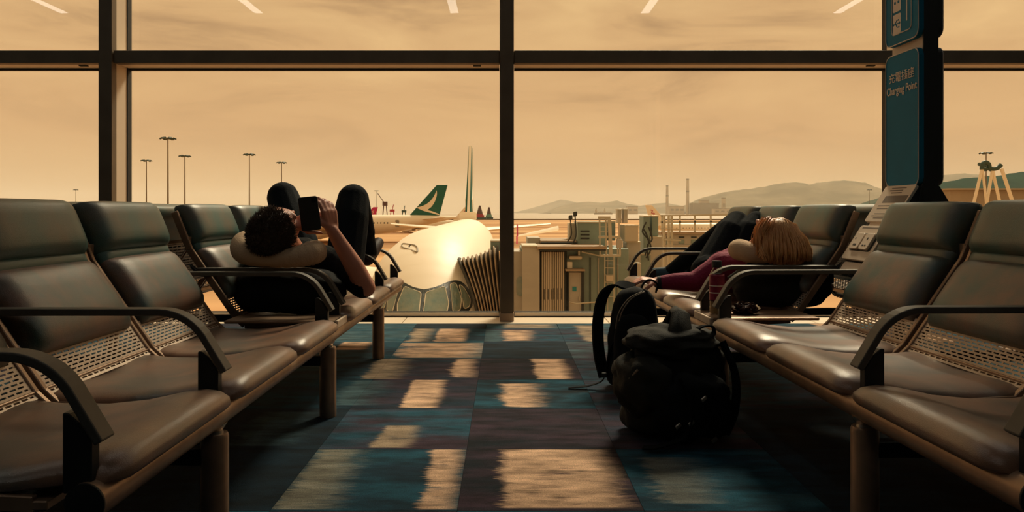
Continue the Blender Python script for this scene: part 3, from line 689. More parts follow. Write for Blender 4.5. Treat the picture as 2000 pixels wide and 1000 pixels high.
# roof hatch outline
pts = []
for u, v in rrect(1.05, .42, .18, 5)+[rrect(1.05, .42, .18, 5)[0]]:
    a = -.95+u*.82-v*.3; s = 5.1+v*1.8+u*-1.2; hw, zt, zb = sect(NOSE, s); zc = (zt+zb)/2; hh = (zt-zb)/2
    pts.append((a, s-.01, zc+hh*math.sqrt(max(0, 1-(a/hw)**2))+.02))
MB().tube(pts, .028, 6, cap=False).build('hatch_outline', M_pline, main)
MB().tube([(-.95, 4.9, sect(NOSE,4.9)[1]-.1),(-.90, 4.98, sect(NOSE,4.98)[1]-.05)], .03, 6).build('hatch_handle', M_mask, main)
for mir in (-1, 1): windows_row(main, 1.0, mir, 9, 54, 1.05)
# airliner side-on behind
second, out2 = jet('white airliner side-on with a green tail and pale wing emblem', (0, 0, 0), math.radians(-90), 1.0, M_jade)
fx = at(800, 428, 226).x; second.location = (fx-57.5, 226, -3.0); second.rotation_euler = (0, 0, math.radians(-90))
for mir in (-1, 1): brushwing(second, mir, out2, 1.0, .42)
windows_row(second, 1.0, 1, 8, 52, 1.05)
for s_ in (7.2, 54.0):
    MB().prism(rrect(1.2, 2.1, .25, 3), 0, .04, lambda u, v, h: (sect(NOSE, s_)[0]*.995+h-.02, s_+u, .4+v)).build('cabin_door', M_pline, second)
# smaller jets
def squiggle(q, out, sc, m, mir):
    L0, b0 = out[0]; pts = smooth_path([Vector((mir*.36*sc, L0+a*sc, b0+b*sc)) for a, b in ((5.2,2.2),(7.0,2.6),(6.2,3.8),(7.8,4.0),(7.2,5.2),(8.8,5.4),(8.2,6.6),(9.2,6.9))], 5)
    MB().tube(pts, .28*sc, 6, flat=.5).build('tail_emblem', m, q)
for px, D, rz, lab, finm, mk in [(1262, 245, 90, 'white narrow-body airliner beyond the boarding bridge, red emblem on its tail', M_white, M_magenta), (884, 330, -90, 'white tail with red emblem rising behind the nose-on airliner', M_white, M_magenta), (706, 345, -90, 'distant airliner with a magenta tail beside the raised knee', M_magenta, M_white)]:
    sc = .66; j, o_ = jet(lab, (0,0,0), math.radians(rz), sc, finm); x = at(px, 415, D).x
    sg = 1 if rz < 0 else -1
    j.location = (x-sg*57.5*sc if sg > 0 else x+69.0*sc, D, GZ+5.4*sc)
    squiggle(j, o_, sc, mk, 1 if sg > 0 else -1)
    if px == 1262: windows_row(j, sc, -1, 9, 54, 1.6)
# wing tip of a jet parked behind the boarding bridge
q = thing('winglet_wing', 'white wing with a red upturned tip just right of the centre mullion', 'wing', (at(1012, 455, 60).x, 60, at(1012, 462, 60).z))
wingpoly(MB(), (3.4, 0, .65), (0, .8, 0), 2.6, .9, .4, 0).build('wing_panel', M_white, q, smooth=True)
MB().prism([(0,.0),(.9,.0),(1.15,1.0),(.75,1.0)], -.06, .06, lambda u, v, h: (h-.05, u+.8, v)).build('winglet', M_magenta, q)
MB().prism([(0,.0),(.9,.0),(.8,-.7),(.5,-.7)], -.06, .06, lambda u, v, h: (h-.08, u+.8, v)).build('lower_winglet', M_magenta, q)
# ------------------------------------------------------------------ boarding bridge beside the nose
M_bpan = mat('bridge_panel', (.42,.39,.33), .55, .1, var=.08, vscale=.8)
M_bpan2 = mat('bridge_panel_shaded', (.21,.28,.25), .55, .1, var=.12, vscale=.7)  # darker teal copy of the bridge panel, shade put into the colour
M_slat = mat('shutter_slat', (.52,.45,.34), .5, .1)
M_broof = mat('bridge_roof', (.34,.25,.165), .7, var=.1, vscale=1.5)
M_bdark = mat('bridge_dark', (.03,.035,.032), .7)
M_rail = mat('galvanised_rail', (.50,.46,.36), .45, .4)
M_hood = mat('hood_fabric', (.36,.27,.18), .8, var=.25, vscale=3)
M_hoodd = mat('hood_fold_shaded', (.055,.052,.042), .8)  # dark copy of the hood fabric, crease shade put into the colour
M_tealsign = mat('teal_notice', (.02,.22,.24), .5)
br = thing('boarding_bridge', 'beige passenger boarding bridge cab right of the airliner nose', 'boarding bridge', (2.6, 28, GZ))
def W(px, py, D=28): p = at(px, py, D); return (p.x-2.6, D-28, p.z-GZ)
def pbox(name, x0, x1, y0, y1, D0, D1, m, par=br, bevel=.02):
    a = W(x0, y0, D0); b = W(x1, y1, D0); return MB().box(a[0], b[0], D0-28, D1-28, b[2], a[2]).build(name, m, par, bevel=bevel)
ZB = 690   # lower edge of the cab, below the sill line
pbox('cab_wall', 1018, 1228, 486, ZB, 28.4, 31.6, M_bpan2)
cp = pbox('curved_side_panel', 985, 1021, 491, ZB, 28.2, 30.5, M_bpan)
wz = [(a, b) for a, b in rrect(.30, .76, .14, 5)]
c0 = W(1016, 559, 28.2)
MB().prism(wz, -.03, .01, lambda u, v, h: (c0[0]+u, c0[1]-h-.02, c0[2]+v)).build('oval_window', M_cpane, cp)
pbox('corner_box', 1020, 1054, 482, ZB, 27.75, 29.5, M_bpan)
pbox('box_cap', 1019, 1050, 479, 483, 27.7, 29.5, M_rail)
pbox('shutter_frame', 1053, 1107, 489, ZB, 28.25, 28.5, M_bdark)
n = 12
for k in range(n):
    x0 = 1058+k*(1103-1058)/n; w_ = (1103-1058)/n
    sl = pbox('shutter_slat', x0, x0+w_*.74, 492, ZB, 28.1, 28.3, M_slat, bevel=.012)
    if k in (1, 3, 5, 6, 8, 10): pbox('slat_vent', x0+w_*.2, x0+w_*.55, 563+(k%2)*2, 585, 28.085, 28.11, M_bdark, sl, bevel=0)
rf = pbox('roof_slab', 1049, 1184, 481, 487, 27.6, 31.0, M_broof)
pbox('roof_fascia', 1053, 1184, 486, 490, 27.65, 27.75, M_bdark, rf)
pbox('roof_slab', 1056, 1126, 470, 474, 29.5, 33, M_broof)
pbox('roof_fascia', 1056, 1126, 473, 477, 29.4, 29.6, M_bdark)
pbox('roof_box', 1030, 1055, 464, 480, 30, 31.5, M_bpan)
dr = pbox('door', 1111, 1136, 532, ZB, 28.28, 28.45, M_bpan)
pbox('door_frame', 1108, 1111, 529, ZB, 28.2, 28.5, M_bdark); pbox('door_frame', 1136, 1141, 529, ZB, 28.2, 28.5, M_bdark)
pbox('door_canopy', 1105, 1143, 526, 530, 27.8, 28.4, M_broof)
pbox('door_notice', 1118, 1126, 560, 569, 28.26, 28.29, M_tealsign, dr, bevel=0)
pbox('door_handle', 1131, 1133, 580, 588, 28.2, 28.29, M_rail, dr, bevel=.008)
lm = pbox('bulkhead_light', 1112, 1137, 500, 507, 28.0, 28.4, M_slat, bevel=.05); pbox('light_bracket', 1129, 1133, 487, 501, 28.15, 28.4, M_rail, lm)
pbox('notice_plate', 1107, 1118, 511, 528, 28.3, 28.42, M_white)
for x in (1152, 1168, 1186, 1206): pbox('wall_batten', x, x+2, 503, ZB, 28.33, 28.45, M_bdark if x in (1152,) else M_bpan)
MB().tube([(-.8, 2, .9), (-.8, 2, 3.4)], .28, 14).build('support_column', M_rail, br, smooth=True); MB().tube([(.9, 2, .9), (.9, 2, 3.4)], .28, 14).build('support_column', M_rail, br, smooth=True)
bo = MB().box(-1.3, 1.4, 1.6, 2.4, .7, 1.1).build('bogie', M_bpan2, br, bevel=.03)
for x_ in (-1.1, -.5, .6, 1.2): MB().tube([(x_-.14, 2, .5), (x_+.14, 2, .5)], .5, 18).build('wheel', M_bdark, bo, smooth=True)
MB().bar(W(1136, 492, 28.2), W(1172, 500, 28.2), .05, .05).build('diagonal_conduit', M_rail, br)
MB().tube([W(1112, 590, 28.0), W(1125, 593, 27.9), W(1165, 590, 28.0)], .03, 6).build('guard_chain', M_rail, br)
# hooped access ladder
lad = thing('access_ladder', 'galvanised caged access ladder on the boarding bridge roof', 'ladder', (2.6, 28, GZ))
def lbar(a, b, w_=.05, D=27.9, name='rail', D2=None): return MB().bar(W(*a, D), W(*b, D2 or D), w_, w_).build(name, M_rail, lad)
for x in (1171, 1183, 1209): lbar((x, 426), (x+1, 499), .055)
lbar((1190, 427), (1193, 498), .13)
for y, xa, xb in ((425, 1168, 1192), (463, 1169, 1210), (499, 1172, 1212)): lbar((xa, y), (xb, y), .09)
for y in (443, 453): lbar((1172, y), (1190, y), .03, name='rung')
for x in (1181, 1199): lbar((x, 500), (x, 590), .04, 28.2)
for y in (509, 523, 537, 551, 565, 579): lbar((1181, y), (1199, y), .03, 28.2, name='rung')
for sx_l in (1206, 1212): lbar((sx_l, 463), (sx_l, 499), .04)
a = W(1204, 467, 27.85); MB().box(a[0], a[0]+.22, -.2, -.05, a[2]-.34, a[2]).build('control_box', M_bpan, lad, bevel=.01)
a = W(1184, 538, 28.0); MB().box(a[0], a[0]+.28, 0, .1, a[2]-.22, a[2]).build('sign_plate', M_slat, lad, bevel=.01)
# roof plant
def plant(name, lab, cat, x0, x1, y0, y1, D0, D1, m, extra=None):
    a = at(x0, y0, D0); b = at(x1, y1, D0); q = thing(name, lab, cat, ((a.x+b.x)/2, (D0+D1)/2, b.z)); hw = (b.x-a.x)/2; hd = (D1-D0)/2; h = a.z-b.z
    if y1 >= 640: q.location.z = GZ; h = a.z-GZ
    MB().box(-hw, hw, -hd, hd, 0, h).build('casing', m, q, bevel=.03); MB().box(-hw*1.02, hw*1.02, -hd*1.02, hd*1.02, h-.04, h+.03).build('lid', M_rail, q, bevel=.01)
    if extra: extra(q, hw, hd, h)
    return q
def fins(q, hw, hd, h):
    for k in range(3): MB().box(-hw*.8, -hw*.2, -hd-.02, -hd, h*(.3+.15*k), h*(.36+.15*k)).build('louvre', M_bdark, q)
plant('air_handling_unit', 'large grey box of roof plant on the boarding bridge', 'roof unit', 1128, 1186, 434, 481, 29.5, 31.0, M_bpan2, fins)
plant('roof_cabinet', 'narrow pale cabinet left of the large roof plant box', 'cabinet', 1112, 1127, 437, 471, 30.6, 31.6, M_bpan)
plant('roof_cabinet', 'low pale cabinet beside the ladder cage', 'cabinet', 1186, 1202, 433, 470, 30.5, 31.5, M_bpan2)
plant('lift_column', 'pale square lift column under a bright box right of the ladder', 'column', 1224, 1251, 473, 640, 29.6, 30.6, M_bpan)
plant('bright_cover_box', 'bright rounded sheet metal box on a column beside the ladder', 'box', 1220, 1247, 441, 472, 29.4, 30.6, M_slat)
plant('plinth_box', 'pale plinth box at the foot of the bridge column', 'box', 1236, 1252, 515, 640, 28.6, 29.3, M_bpan)
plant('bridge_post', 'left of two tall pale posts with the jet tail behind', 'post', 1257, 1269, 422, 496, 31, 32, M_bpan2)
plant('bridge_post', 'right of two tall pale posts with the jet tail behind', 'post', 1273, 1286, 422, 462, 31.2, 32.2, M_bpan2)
plant('lift_column', 'tall pale lift column under the right-hand tall post', 'column', 1270, 1293, 463, 640, 31, 32.2, M_bpan)
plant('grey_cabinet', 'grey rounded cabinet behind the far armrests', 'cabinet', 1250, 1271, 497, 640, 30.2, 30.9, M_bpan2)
for x in (1206, 1218): plant('vent_post', 'pale square roof post, %s of the pair above the ladder' % ('left' if x < 1210 else 'right'), 'post', x, x+8, 409, 436, 36, 36.6, M_bpan)
# cameras on poles
for px, py, b, lab in ((1123, 420, 478, 'taller roof camera on a thin curved pole'), (1114, 427, 472, 'shorter roof camera on a thin curved pole')):
    p0 = at(px, b, 29.2); q = thing('roof_camera', lab, 'camera', p0)
    tp = at(px, py, 29.2)-p0
    MB().tube(smooth_path([(-.12,0,0), (.04,0,tp.z*.3), (.02,0,tp.z*.75), (tp.x,0,tp.z)], 5), .028, 6).build('pole', M_bdark, q)
    MB().obox((tp.x, -.05, tp.z+.04), (1,0,.1), (0,1,-.2), (0,.2,1), .15, .22, .17).build('housing', M_bdark, q, bevel=.02)
# cables on the bridge column
q = thing('cable_bundle', 'black looping cables between the bridge columns', 'cables', at(1262, 490, 29.9))
for k, pts in enumerate([((0,.0,1.2),(-.15,0,.8),(.1,0,.4),(-.05,0,-.2)), ((.1,0,1.0),(.25,0,.5),(.05,0,.2),(.1,0,-.4)), ((-.1,0,.9),(.05,0,.6),(.2,0,.1),(0,0,-.3))]):
    MB().tube(smooth_path(pts, 6), .035, 6).build('cable', M_bdark, q)
# pleated hood pressed against the airliner
hood = thing('bridge_hood', 'pleated fabric hood of the boarding bridge against the airliner', 'bridge hood', (-.8, 29.5, GZ))
R0 = [at(899, 508, 31.6), at(897, 512, 30.3), at(912, 545, 29.8), at(926, 585, 29.5), at(938, 640, 29.4), at(945, 700, 29.4)]
R1 = [at(972, 480, 31.4), at(974, 487, 29.4), at(978, 545, 29.2), at(981, 585, 29.2), at(986, 640, 29.2), at(990, 700, 29.2)]
NP = 9; ribs = []
for k in range(NP*2+1):
    u = k/(NP*2); sag = .10*math.sin(u*math.pi)
    row = []
    for a, b in zip(R0, R1):
        p = a.lerp(b, u); p = Vector((p.x, p.y+(.16 if k % 2 else -.10), p.z-sag*(1 if a is R0[1] or a is R0[0] else 0)+(0.07 if k % 2 == 0 else -.05)*(1 if a in (R0[0], R0[1]) else 0)))
        row.append(p-Vector((-.8, 29.5, GZ)))
    ribs.append(smooth_path(row, 5))
for k in range(NP):
    m = MB(); A, Bm, C = ribs[2*k], ribs[2*k+1], ribs[2*k+2]; th = Vector((0, .03, -.02))
    m.grid([A, Bm, [p+th for p in Bm], [p+th for p in A]], wrap_u=True).build('pleat', M_hood, hood, smooth=True, weld=False)
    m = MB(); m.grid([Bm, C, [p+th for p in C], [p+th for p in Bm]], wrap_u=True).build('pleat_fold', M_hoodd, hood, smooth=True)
    MB().tube([p-Vector((0,.03,0)) for p in A], .03, 6).build('pleat_edge', M_hood, hood, smooth=True)
MB().tube([p-Vector((0,.06,0)) for p in ribs[0]], .06, 8).build('bumper', M_hoodd, hood, smooth=True)
MB().tube([r[18]-Vector((0,.12,0)) for r in ribs[1::2]], .025, 6).build('tie_cord', M_bdark, hood)
plant('hood_mount', 'small grey mount box above the pleated hood', 'box', 958, 985, 471, 490, 31.0, 33, M_bpan2)
# railed walkway beyond
wk = thing('railed_walkway', 'long pale walkway with galvanised railings behind the raised knees', 'walkway', at(1290, 500, 42))
o0 = at(1290, 500, 42)
def w2(px, py, D): return at(px, py, D)-o0
def wb(name, x0, x1, y0, y1, D0, D1, m, par=wk):
    a = w2(x0, y0, D0); b = w2(x1, y1, D0); return MB().box(a.x, b.x, D0-42, D1-42, b.z, a.z).build(name, m, par, bevel=.02)
tn = wb('tunnel_wall', 1293, 1560, 457, 560, 42, 45, M_bpan)
wb('tunnel_roof', 1291, 1562, 453, 458, 41.8, 45.2, M_broof)
for k in range(9):
    x = 1302+k*24
    wb('slot_window', x, x+11, 462, 465, 41.96, 42.02, M_bdark, tn); wb('louvre_window', x, x+11, 468, 476, 41.96, 42.02, M_bpan2, tn)
wb('tunnel_rib', 1293, 1560, 479, 482, 41.85, 42, M_slat, tn)
for y in (420, 433): MB().bar(w2(1290, y+1, 42), w2(1560, y-2, 42), .09, .09).build('handrail', M_rail, wk)
for k, x in enumerate((1293, 1311, 1328, 1357, 1388, 1420, 1450, 1480, 1520)): MB().bar(w2(x, 421, 42), w2(x, 456, 42), .09, .09).build('rail_post', M_rail, wk)
for x in (1297, 1306, 1312): MB().bar(w2(x, 421, 40.5), w2(x, 600, 40.5), .12, .12).build('tall_post', M_rail, wk)
for y in (446, 468, 487): MB().bar(w2(1290, y, 40.4), w2(1330, y+2, 40.4), .07, .07).build('side_rail', M_rail, wk)
for x in (1300, 1420, 1520):
    a = w2(x, 560, 43); MB().box(a.x, a.x+.4, 1, 2, GZ-o0.z, a.z).build('support_leg', M_bpan, wk, bevel=.02)
# terminal wing far right with white strut masts
q = thing('terminal_wing', 'long low brown terminal roof edge right of the charging post', 'building', at(1960, 400, 135))
o1 = at(1960, 400, 135)
MB().box(-10, 60, 0, 7, GZ-o1.z, at(1960, 371, 135).z-o1.z).build('wall', mat('brown_cladding', (.33,.27,.20), .8, var=.1, vscale=.3), q)
MB().box(-10.5, 60, -.8, 8, at(1960, 371, 135).z-o1.z, at(1960, 369, 135).z-o1.z+.1).build('roof_edge', mat('roof_edge_grey', (.36,.30,.22), .7), q)
q = thing('roof_strut_mast', 'white splayed struts joined by dark curved pipes on top', 'mast', at(1930, 392, 118)); o2 = at(1930, 392, 118)
def m2(px, py, dd=0): return at(px, py, 118)-o2+Vector((0, dd, 0))
M_strut = mat('white_strut', (.80,.74,.62), .5); M_pipe = mat('dark_teal_pipe', (.03,.07,.06), .5)
for a, b, r in (((1918,330),(1903,392),.24), ((1919,330),(1926,392),.20), ((1938,334),(1928,392),.24), ((1939,334),(1952,392),.24), ((1956,329),(1977,392),.28)):
    pa, pb = m2(*a), m2(*b); pb = pa+(pb-pa)*((GZ-o2.z-pa.z)/(pb.z-pa.z)); MB().tube([pa, pb], r, 10).build('strut', M_strut, q, smooth=True)
MB().tube(smooth_path([m2(1918,331), m2(1919,321), m2(1925,317), m2(1931,321), m2(1933,328), m2(1940,330), m2(1948,328), m2(1955,322)], 5), .36, 10).build('curved_pipe', M_pipe, q, smooth=True)
MB().tube(smooth_path([m2(1927,319,2), m2(1936,321,2), m2(1940,324,2), m2(1941,333,2)], 5), .28, 10).build('curved_pipe', M_pipe, q, smooth=True)
MB().tube(smooth_path([m2(1918,330), m2(1926,329), m2(1935,333)], 5), .2, 8).build('brace_pipe', M_pipe, q, smooth=True)
# ------------------------------------------------------------------ charging post in the right-hand bench
M_sign = mat('sign_teal', (.006,.19,.33), .6, spec=.15, var=.06, vscale=6); M_print = mat('sign_print', (.88,.76,.64), .6); M_post = mat('post_grey', (.80,.64,.50), .5); M_pdark = mat('post_dark', (.02,.022,.02), .6)
M_beige = mat('beige_plastic', (.80,.66,.52), .45); M_inkp = mat('printed_grey', (.22,.17,.13), .7)
cp_ = thing('charging_post', 'tall teal charging point sign post standing in the bench', 'sign post', (1.70, 3.045, 0), math.radians(1.05))
# local frame: +y away along the bench, -x faces the aisle
def plate(name, y0, y1, z0, z1, r, x0, x1, m, par=cp_):
    return MB().prism(rrect(y1-y0, z1-z0, r, 6, (y0+y1)/2, (z0+z1)/2), x0, x1, lambda u, v, h: (h, u, v)).build(name, m, par, bevel=.0015, segs=1)
HW = .122
MB().box(.012, .064, -HW+.006, HW-.006, .80, 2.25).build('core', M_post, cp_, bevel=.004)
MB().box(.008, .070, -HW+.001, -HW+.007, .80, 2.25).build('core_edge', M_pdark, cp_)
MB().prism([(.0,.93),(.075,.93),(.16,.79),(-.02,.79)], -HW+.002, HW-.002, lambda u, v, h: (u, h, v)).build('base_flare', M_pdark, cp_, bevel=.003)
for xa, xb in ((-.012, .010), (.066, .088)):
    for z0, z1 in ((.93, 1.50), (1.54, 2.20)):
        pl = plate('sign_panel', -HW, HW, z0, z1, .035, xa, xb, M_sign if xa < 0 else M_pdark)
        ol = rrect(2*HW-.004, z1-z0-.004, .033, 6, 0, (z0+z1)/2); xo = xa-.001 if xa < 0 else xb+.001
        MB().tube([(xo, a, b) for a, b in ol+ol[:1]], .0022, 6, cap=False).build('panel_edge', M_print, pl)
def lettering(body, size, yc, zc, width, par):
    cu = bpy.data.curves.new('lettering', 'FONT'); cu.body = body; cu.size = size; cu.align_x = 'CENTER'; cu.align_y = 'CENTER'; cu.extrude = .0008; cu.offset = .0005 if body.isascii() else 0.0
    ob = bpy.data.objects.new('tmp_lettering', cu); COL.objects.link(ob); dg = bpy.context.evaluated_depsgraph_get()
    me = bpy.data.meshes.new_from_object(ob.evaluated_get(dg)); bpy.data.objects.remove(ob)
    xs = [v.co.x for v in me.vertices]; k = width/(max(xs)-min(xs)); cx = (max(xs)+min(xs))/2
    for v in me.vertices: v.co = Vector((-.0135-v.co.z, yc-(v.co.x-cx)*k, zc+v.co.y))
    me.materials.clear(); me.materials.append(M_print); me.name = 'lettering'; return link('lettering', me, par)
low_panel = cp_.children[3]
lettering('充電插座', .046, 0, 1.398, .185, cp_); lettering('Charging Point', .047, 0, 1.344, .222, cp_)
# charging symbol
def flat(name, poly, m, d=.0012, lift=.0):
    return MB().prism(poly, -.012-d-lift, -.012-lift+.0002, lambda u, v, h: (h, -u, v)).build(name, m, cp_)
fr_ = rrect(.145, .30, .02, 6, .0, 1.735); MB().tube([(-.0135, -a, b) for a, b in fr_+fr_[:1]], .0022, 6, cap=False).build('symbol_border', M_print, cp_)
flat('socket_symbol', rrect(.058, .125, .006, 4, -.035, 1.745), M_print)
for a, b, ww, hh in ((-.035, 1.775, .008, .026), (-.048, 1.722, .011, .011), (-.022, 1.722, .011, .011)): flat('socket_slot', rrect(ww, hh, .002, 2, a, b), M_sign, lift=.0013)
flat('usb_symbol', rrect(.058, .084, .005, 4, -.035, 1.63), M_print)
for pl in ([(-.058,1.628),(-.015,1.628),(-.015,1.632),(-.058,1.632)], [(-.015,1.623),(-.008,1.630),(-.015,1.637)], [(-.045,1.630),(-.034,1.643),(-.026,1.643),(-.026,1.646),(-.036,1.646),(-.049,1.632)], [(-.040,1.630),(-.030,1.615),(-.022,1.615),(-.022,1.612),(-.032,1.612),(-.044,1.628)], rrect(.009,.009,.004,3,-.059,1.630), rrect(.006,.006,.001,2,-.022,1.6445), rrect(.007,.007,.003,3,-.019,1.6135)):
    flat('usb_trident', pl, M_sign, lift=.0013)
flat('plug_symbol', rrect(.028, .13, .012, 4, .035, 1.79), M_print); flat('plug_symbol', rrect(.012, .105, .004, 3, .016, 1.785), M_print)
for z in (1.825, 1.748): flat('plug_pin', rrect(.016, .012, .002, 2, .008, z), M_print)
flat('plug_cord', rrect(.007, .10, .003, 3, .038, 1.675), M_print)
# sloping instruction plate and socket plate
def slope(name, z0, z1, half, m, off=0.0, th=.012, r=.012, par=cp_, y=0.0):
    a = Vector((1.492-1.70, 0, .61)); b = Vector((1.70-1.70-.004, 0, .93)); d = (b-a)/(b.z-a.z)
    p0 = a+d*(z0-.61); p1 = a+d*(z1-.61); L = (p1-p0).length; ax = (p1-p0).normalized(); nn = Vector((-ax.z, 0, ax.x)); c = (p0+p1)/2
    return MB().prism(rrect(2*half, L, min(r, L*.45, half*.9), 4), off, off+th, lambda u, v, h: tuple(c+ax*v+nn*h+Vector((0, u+y, 0)))).build(name, m, par, bevel=.0015, segs=1)
slope('backing_panel', .56, .93, .112, M_pdark, off=-.03, th=.028)
ip = slope('instruction_plate', .775, .93, .116, M_beige)
slope('print_block', .855, .885, .085, M_inkp, off=.0115, th=.001, r=.002, par=ip, y=-.02)
for z, h, y in ((.915, .055, 0), (.905, .05, .01), (.895, .04, .0), (.84, .05, .03), (.828, .045, .03), (.806, .08, -.01), (.797, .085, 0), (.788, .06, 0)): slope('print_line', z, z+.0045, h, M_inkp, off=.0115, th=.0008, r=.001, par=ip, y=y)
sp = slope('socket_plate', .612, .755, .108, M_beige, off=.004)
slope('bridge_strip', .745, .79, .085, M_beige, off=-.01, th=.01)
slope('print_line', .742, .748, .085, M_inkp, off=.0155, th=.0008, r=.001, par=sp)
slope('socket_well', .648, .722, .086, M_pdark, off=.0155, th=.002, par=sp)
for y in (-.038, .040):
    so = slope('socket_module', .652, .718, .034, M_beige, off=.016, th=.012, par=sp, y=y)
slope('socket_hole', .664, .670, .006, M_pdark, off=.028, th=.0008, r=.001, par=sp, y=-.046); slope('socket_hole', .664, .670, .006, M_pdark, off=.028, th=.0008, r=.001, par=sp, y=-.028)
slope('socket_hole', .664, .672, .012, M_pdark, off=.028, th=.0008, r=.001, par=sp, y=.040); slope('socket_hole', .690, .700, .004, M_pdark, off=.028, th=.0008, r=.001, par=sp, y=-.037); slope('socket_hole', .690, .697, .003, M_pdark, off=.028, th=.0008, r=.001, par=sp, y=.058)
slope('lower_plate', .565, .606, .085, M_beige, off=-.006, th=.01)
# haze over the water
hz = bpy.data.materials.new('sea_haze'); hz.use_nodes = True; ht = hz.node_tree; ht.nodes.clear()
ho = ht.nodes.new('ShaderNodeOutputMaterial'); hs = ht.nodes.new('ShaderNodeVolumeScatter'); hs.inputs['Color'].default_value = (1.0, .97, .92, 1); hs.inputs['Density'].default_value = .000065
ht.links.new(hs.outputs[0], ho.inputs['Volume'])
o = MB().box(-13900, 13900, 400, 15900, GZ-1.45, 420).build('haze', hz); tag(o, 'warm haze hanging over the sea and hills', 'haze', kind='stuff')
# ------------------------------------------------------------------ people
M_skin = mat('skin', (.55,.22,.14), .5, var=.08, vscale=12)
M_skinw = mat('skin_pale', (.60,.27,.19), .5, var=.06, vscale=12)
M_shirtb = mat('black_shirt', (.005,.006,.007), .9, spec=.15, bump=.2, bscale=120)
M_jeans = mat('black_trousers', (.004,.007,.010), .9, spec=.15, bump=.2, bscale=160)
M_shoe = mat('dark_plum_shoe', (.022,.007,.015), .6)
M_bshoe = mat('blue_canvas_shoe', (.02,.07,.11), .7)
M_maroon = mat('maroon_knit', (.22,.010,.05), .85, bump=.3, bscale=90)
M_hairm = mat('dark_brown_hair', (.050,.027,.015), .42)
M_hairw = mat('blonde_hair', (.58,.26,.09), .36, col2=(.78,.44,.19), vscale=30, stretch=(1,1,.3))
M_pillow = mat('tan_pillow', (.58,.40,.25), .85, bump=.25, bscale=160)
M_cuff = mat('dark_cuff', (.01,.01,.012), .8)
def V(*a): return Vector(a)
def capsule(m, a, ra, b, rb, n=14):
    a, b = Vector(a), Vector(b); d = b-a; L = max(d.length, 1e-5); d = d/L if L > 1e-4 else V(0,0,1)
    pts = []; rs = []
    for k in range(1, 6): t_ = math.pi/2*k/5; pts.append(a-d*ra*math.cos(t_)); rs.append(ra*math.sin(t_))
    for k in range(4, 0, -1): pass
    for k in range(5, 0, -1): t_ = math.pi/2*k/5; pts.append(b+d*rb*math.cos(t_)); rs.append(rb*math.sin(t_))
    m.tube(pts, rs, n)
def hand(wrist, d, n, side, curl=(.5,.7,.5), thumb=.5, size=1.0, spread=.012, tagname='skin'):
    """bones of a hand: d finger direction, n where the palm faces, side = +1/-1 which side carries the thumb"""
    w_, d, n = Vector(wrist), Vector(d).normalized(), Vector(n).normalized(); n = (n-d*n.dot(d)).normalized(); s = d.cross(n)*side; B_ = []
    for k in range(4):
        o = (1.5-k)*.021*size; base = w_+d*(.088-.004*abs(k-1))*size+s*o
        B_.append((w_+s*o*.6+d*.01, .016*size, base, .0125*size, tagname))
        L = (.046,.050,.046,.036)[k]*size; p = base; ang = 0; dd = d+s*(1.5-k)*spread*3; dd.normalize()
        for j, (f, c) in enumerate(zip((1,.62,.5), curl)):
            ang += c; q = p+(dd*math.cos(ang)+n*math.sin(ang))*L*f
            B_.append((p, (.0098-.0012*j)*size, q, (.0090-.0013*j)*size, tagname)); p = q
    b0 = w_+d*.025*size+s*.026*size; b1 = b0+(d*.5+s*.75+n*.35).normalized()*.042*size; dirn = (d*(1-thumb*.2)+s*.15+n*thumb).normalized(); b2 = b1+dirn*.034*size; b3 = b2+(dirn+n*.3).normalized()*.026*size
    B_ += [(w_+d*.01, .017*size, b0, .017*size, tagname), (b0, .016*size, b1, .012*size, tagname), (b1, .0115*size, b2, .0105*size, tagname), (b2, .0105*size, b3, .0085*size, tagname)]
    return B_
def figure(name, label, bones, blobs, mats, voxel=.006, smooth_it=4):
    """one continuous body surface grown from tapered bones and rounded masses"""
    m = MB()
    for a, ra, b, rb, tg in bones: capsule(m, a, ra, b, rb)
    for c, r, rot, tg in blobs: m.ell(c, r, 20, 14, rot)
    me = m.mesh('raw', None); ob = bpy.data.objects.new('raw_body', me); COL.objects.link(ob)
    md = ob.modifiers.new('r', 'REMESH'); md.mode = 'VOXEL'; md.voxel_size = voxel; md.adaptivity = 0
    sm = ob.modifiers.new('s', 'SMOOTH'); sm.factor = .5; sm.iterations = smooth_it
    dg = bpy.context.evaluated_depsgraph_get(); out = bpy.data.meshes.new_from_object(ob.evaluated_get(dg)); bpy.data.objects.remove(ob)
    nv = len(out.polygons); ce = np.empty(nv*3, np.float32); out.polygons.foreach_get('center', ce); ce = ce.reshape(-1, 3)
    best = np.full(nv, 1e9); idx = np.zeros(nv, np.int32); keys = list(mats)
    for a, ra, b, rb, tg in bones:
        a_, b_ = np.array(a), np.array(b); d = b_-a_; L2 = max((d*d).sum(), 1e-9); u = np.clip(((ce-a_)@d)/L2, 0, 1)
        ds = np.linalg.norm(ce-(a_+u[:,None]*d), axis=1)-(ra+(rb-ra)*u); k = ds < best; best[k] = ds[k]; idx[k] = keys.index(tg)
    for c, r, rot, tg in blobs:
        R_ = np.array(rot if rot else Matrix.Identity(3)); loc = (ce-np.array(c))@R_; rr_ = np.array(r)
        ds = (np.linalg.norm(loc/rr_, axis=1)-1)*rr_.min(); k = ds < best; best[k] = ds[k]; idx[k] = keys.index(tg)
    out.materials.clear()
    for k in keys: out.materials.append(mats[k])
    out.polygons.foreach_set('material_index', idx); out.polygons.foreach_set('use_smooth', np.ones(nv, bool)); out.name = name
    o = link(name, out); return tag(o, label, 'person')
def basis(face, crown):
    f = Vector(face).normalized(); c = Vector(crown).normalized(); c = (c-f*c.dot(f)).normalized(); r = f.cross(c)   # x right-of-face, y face, z crown
    return Matrix((r, f, c)).transposed()
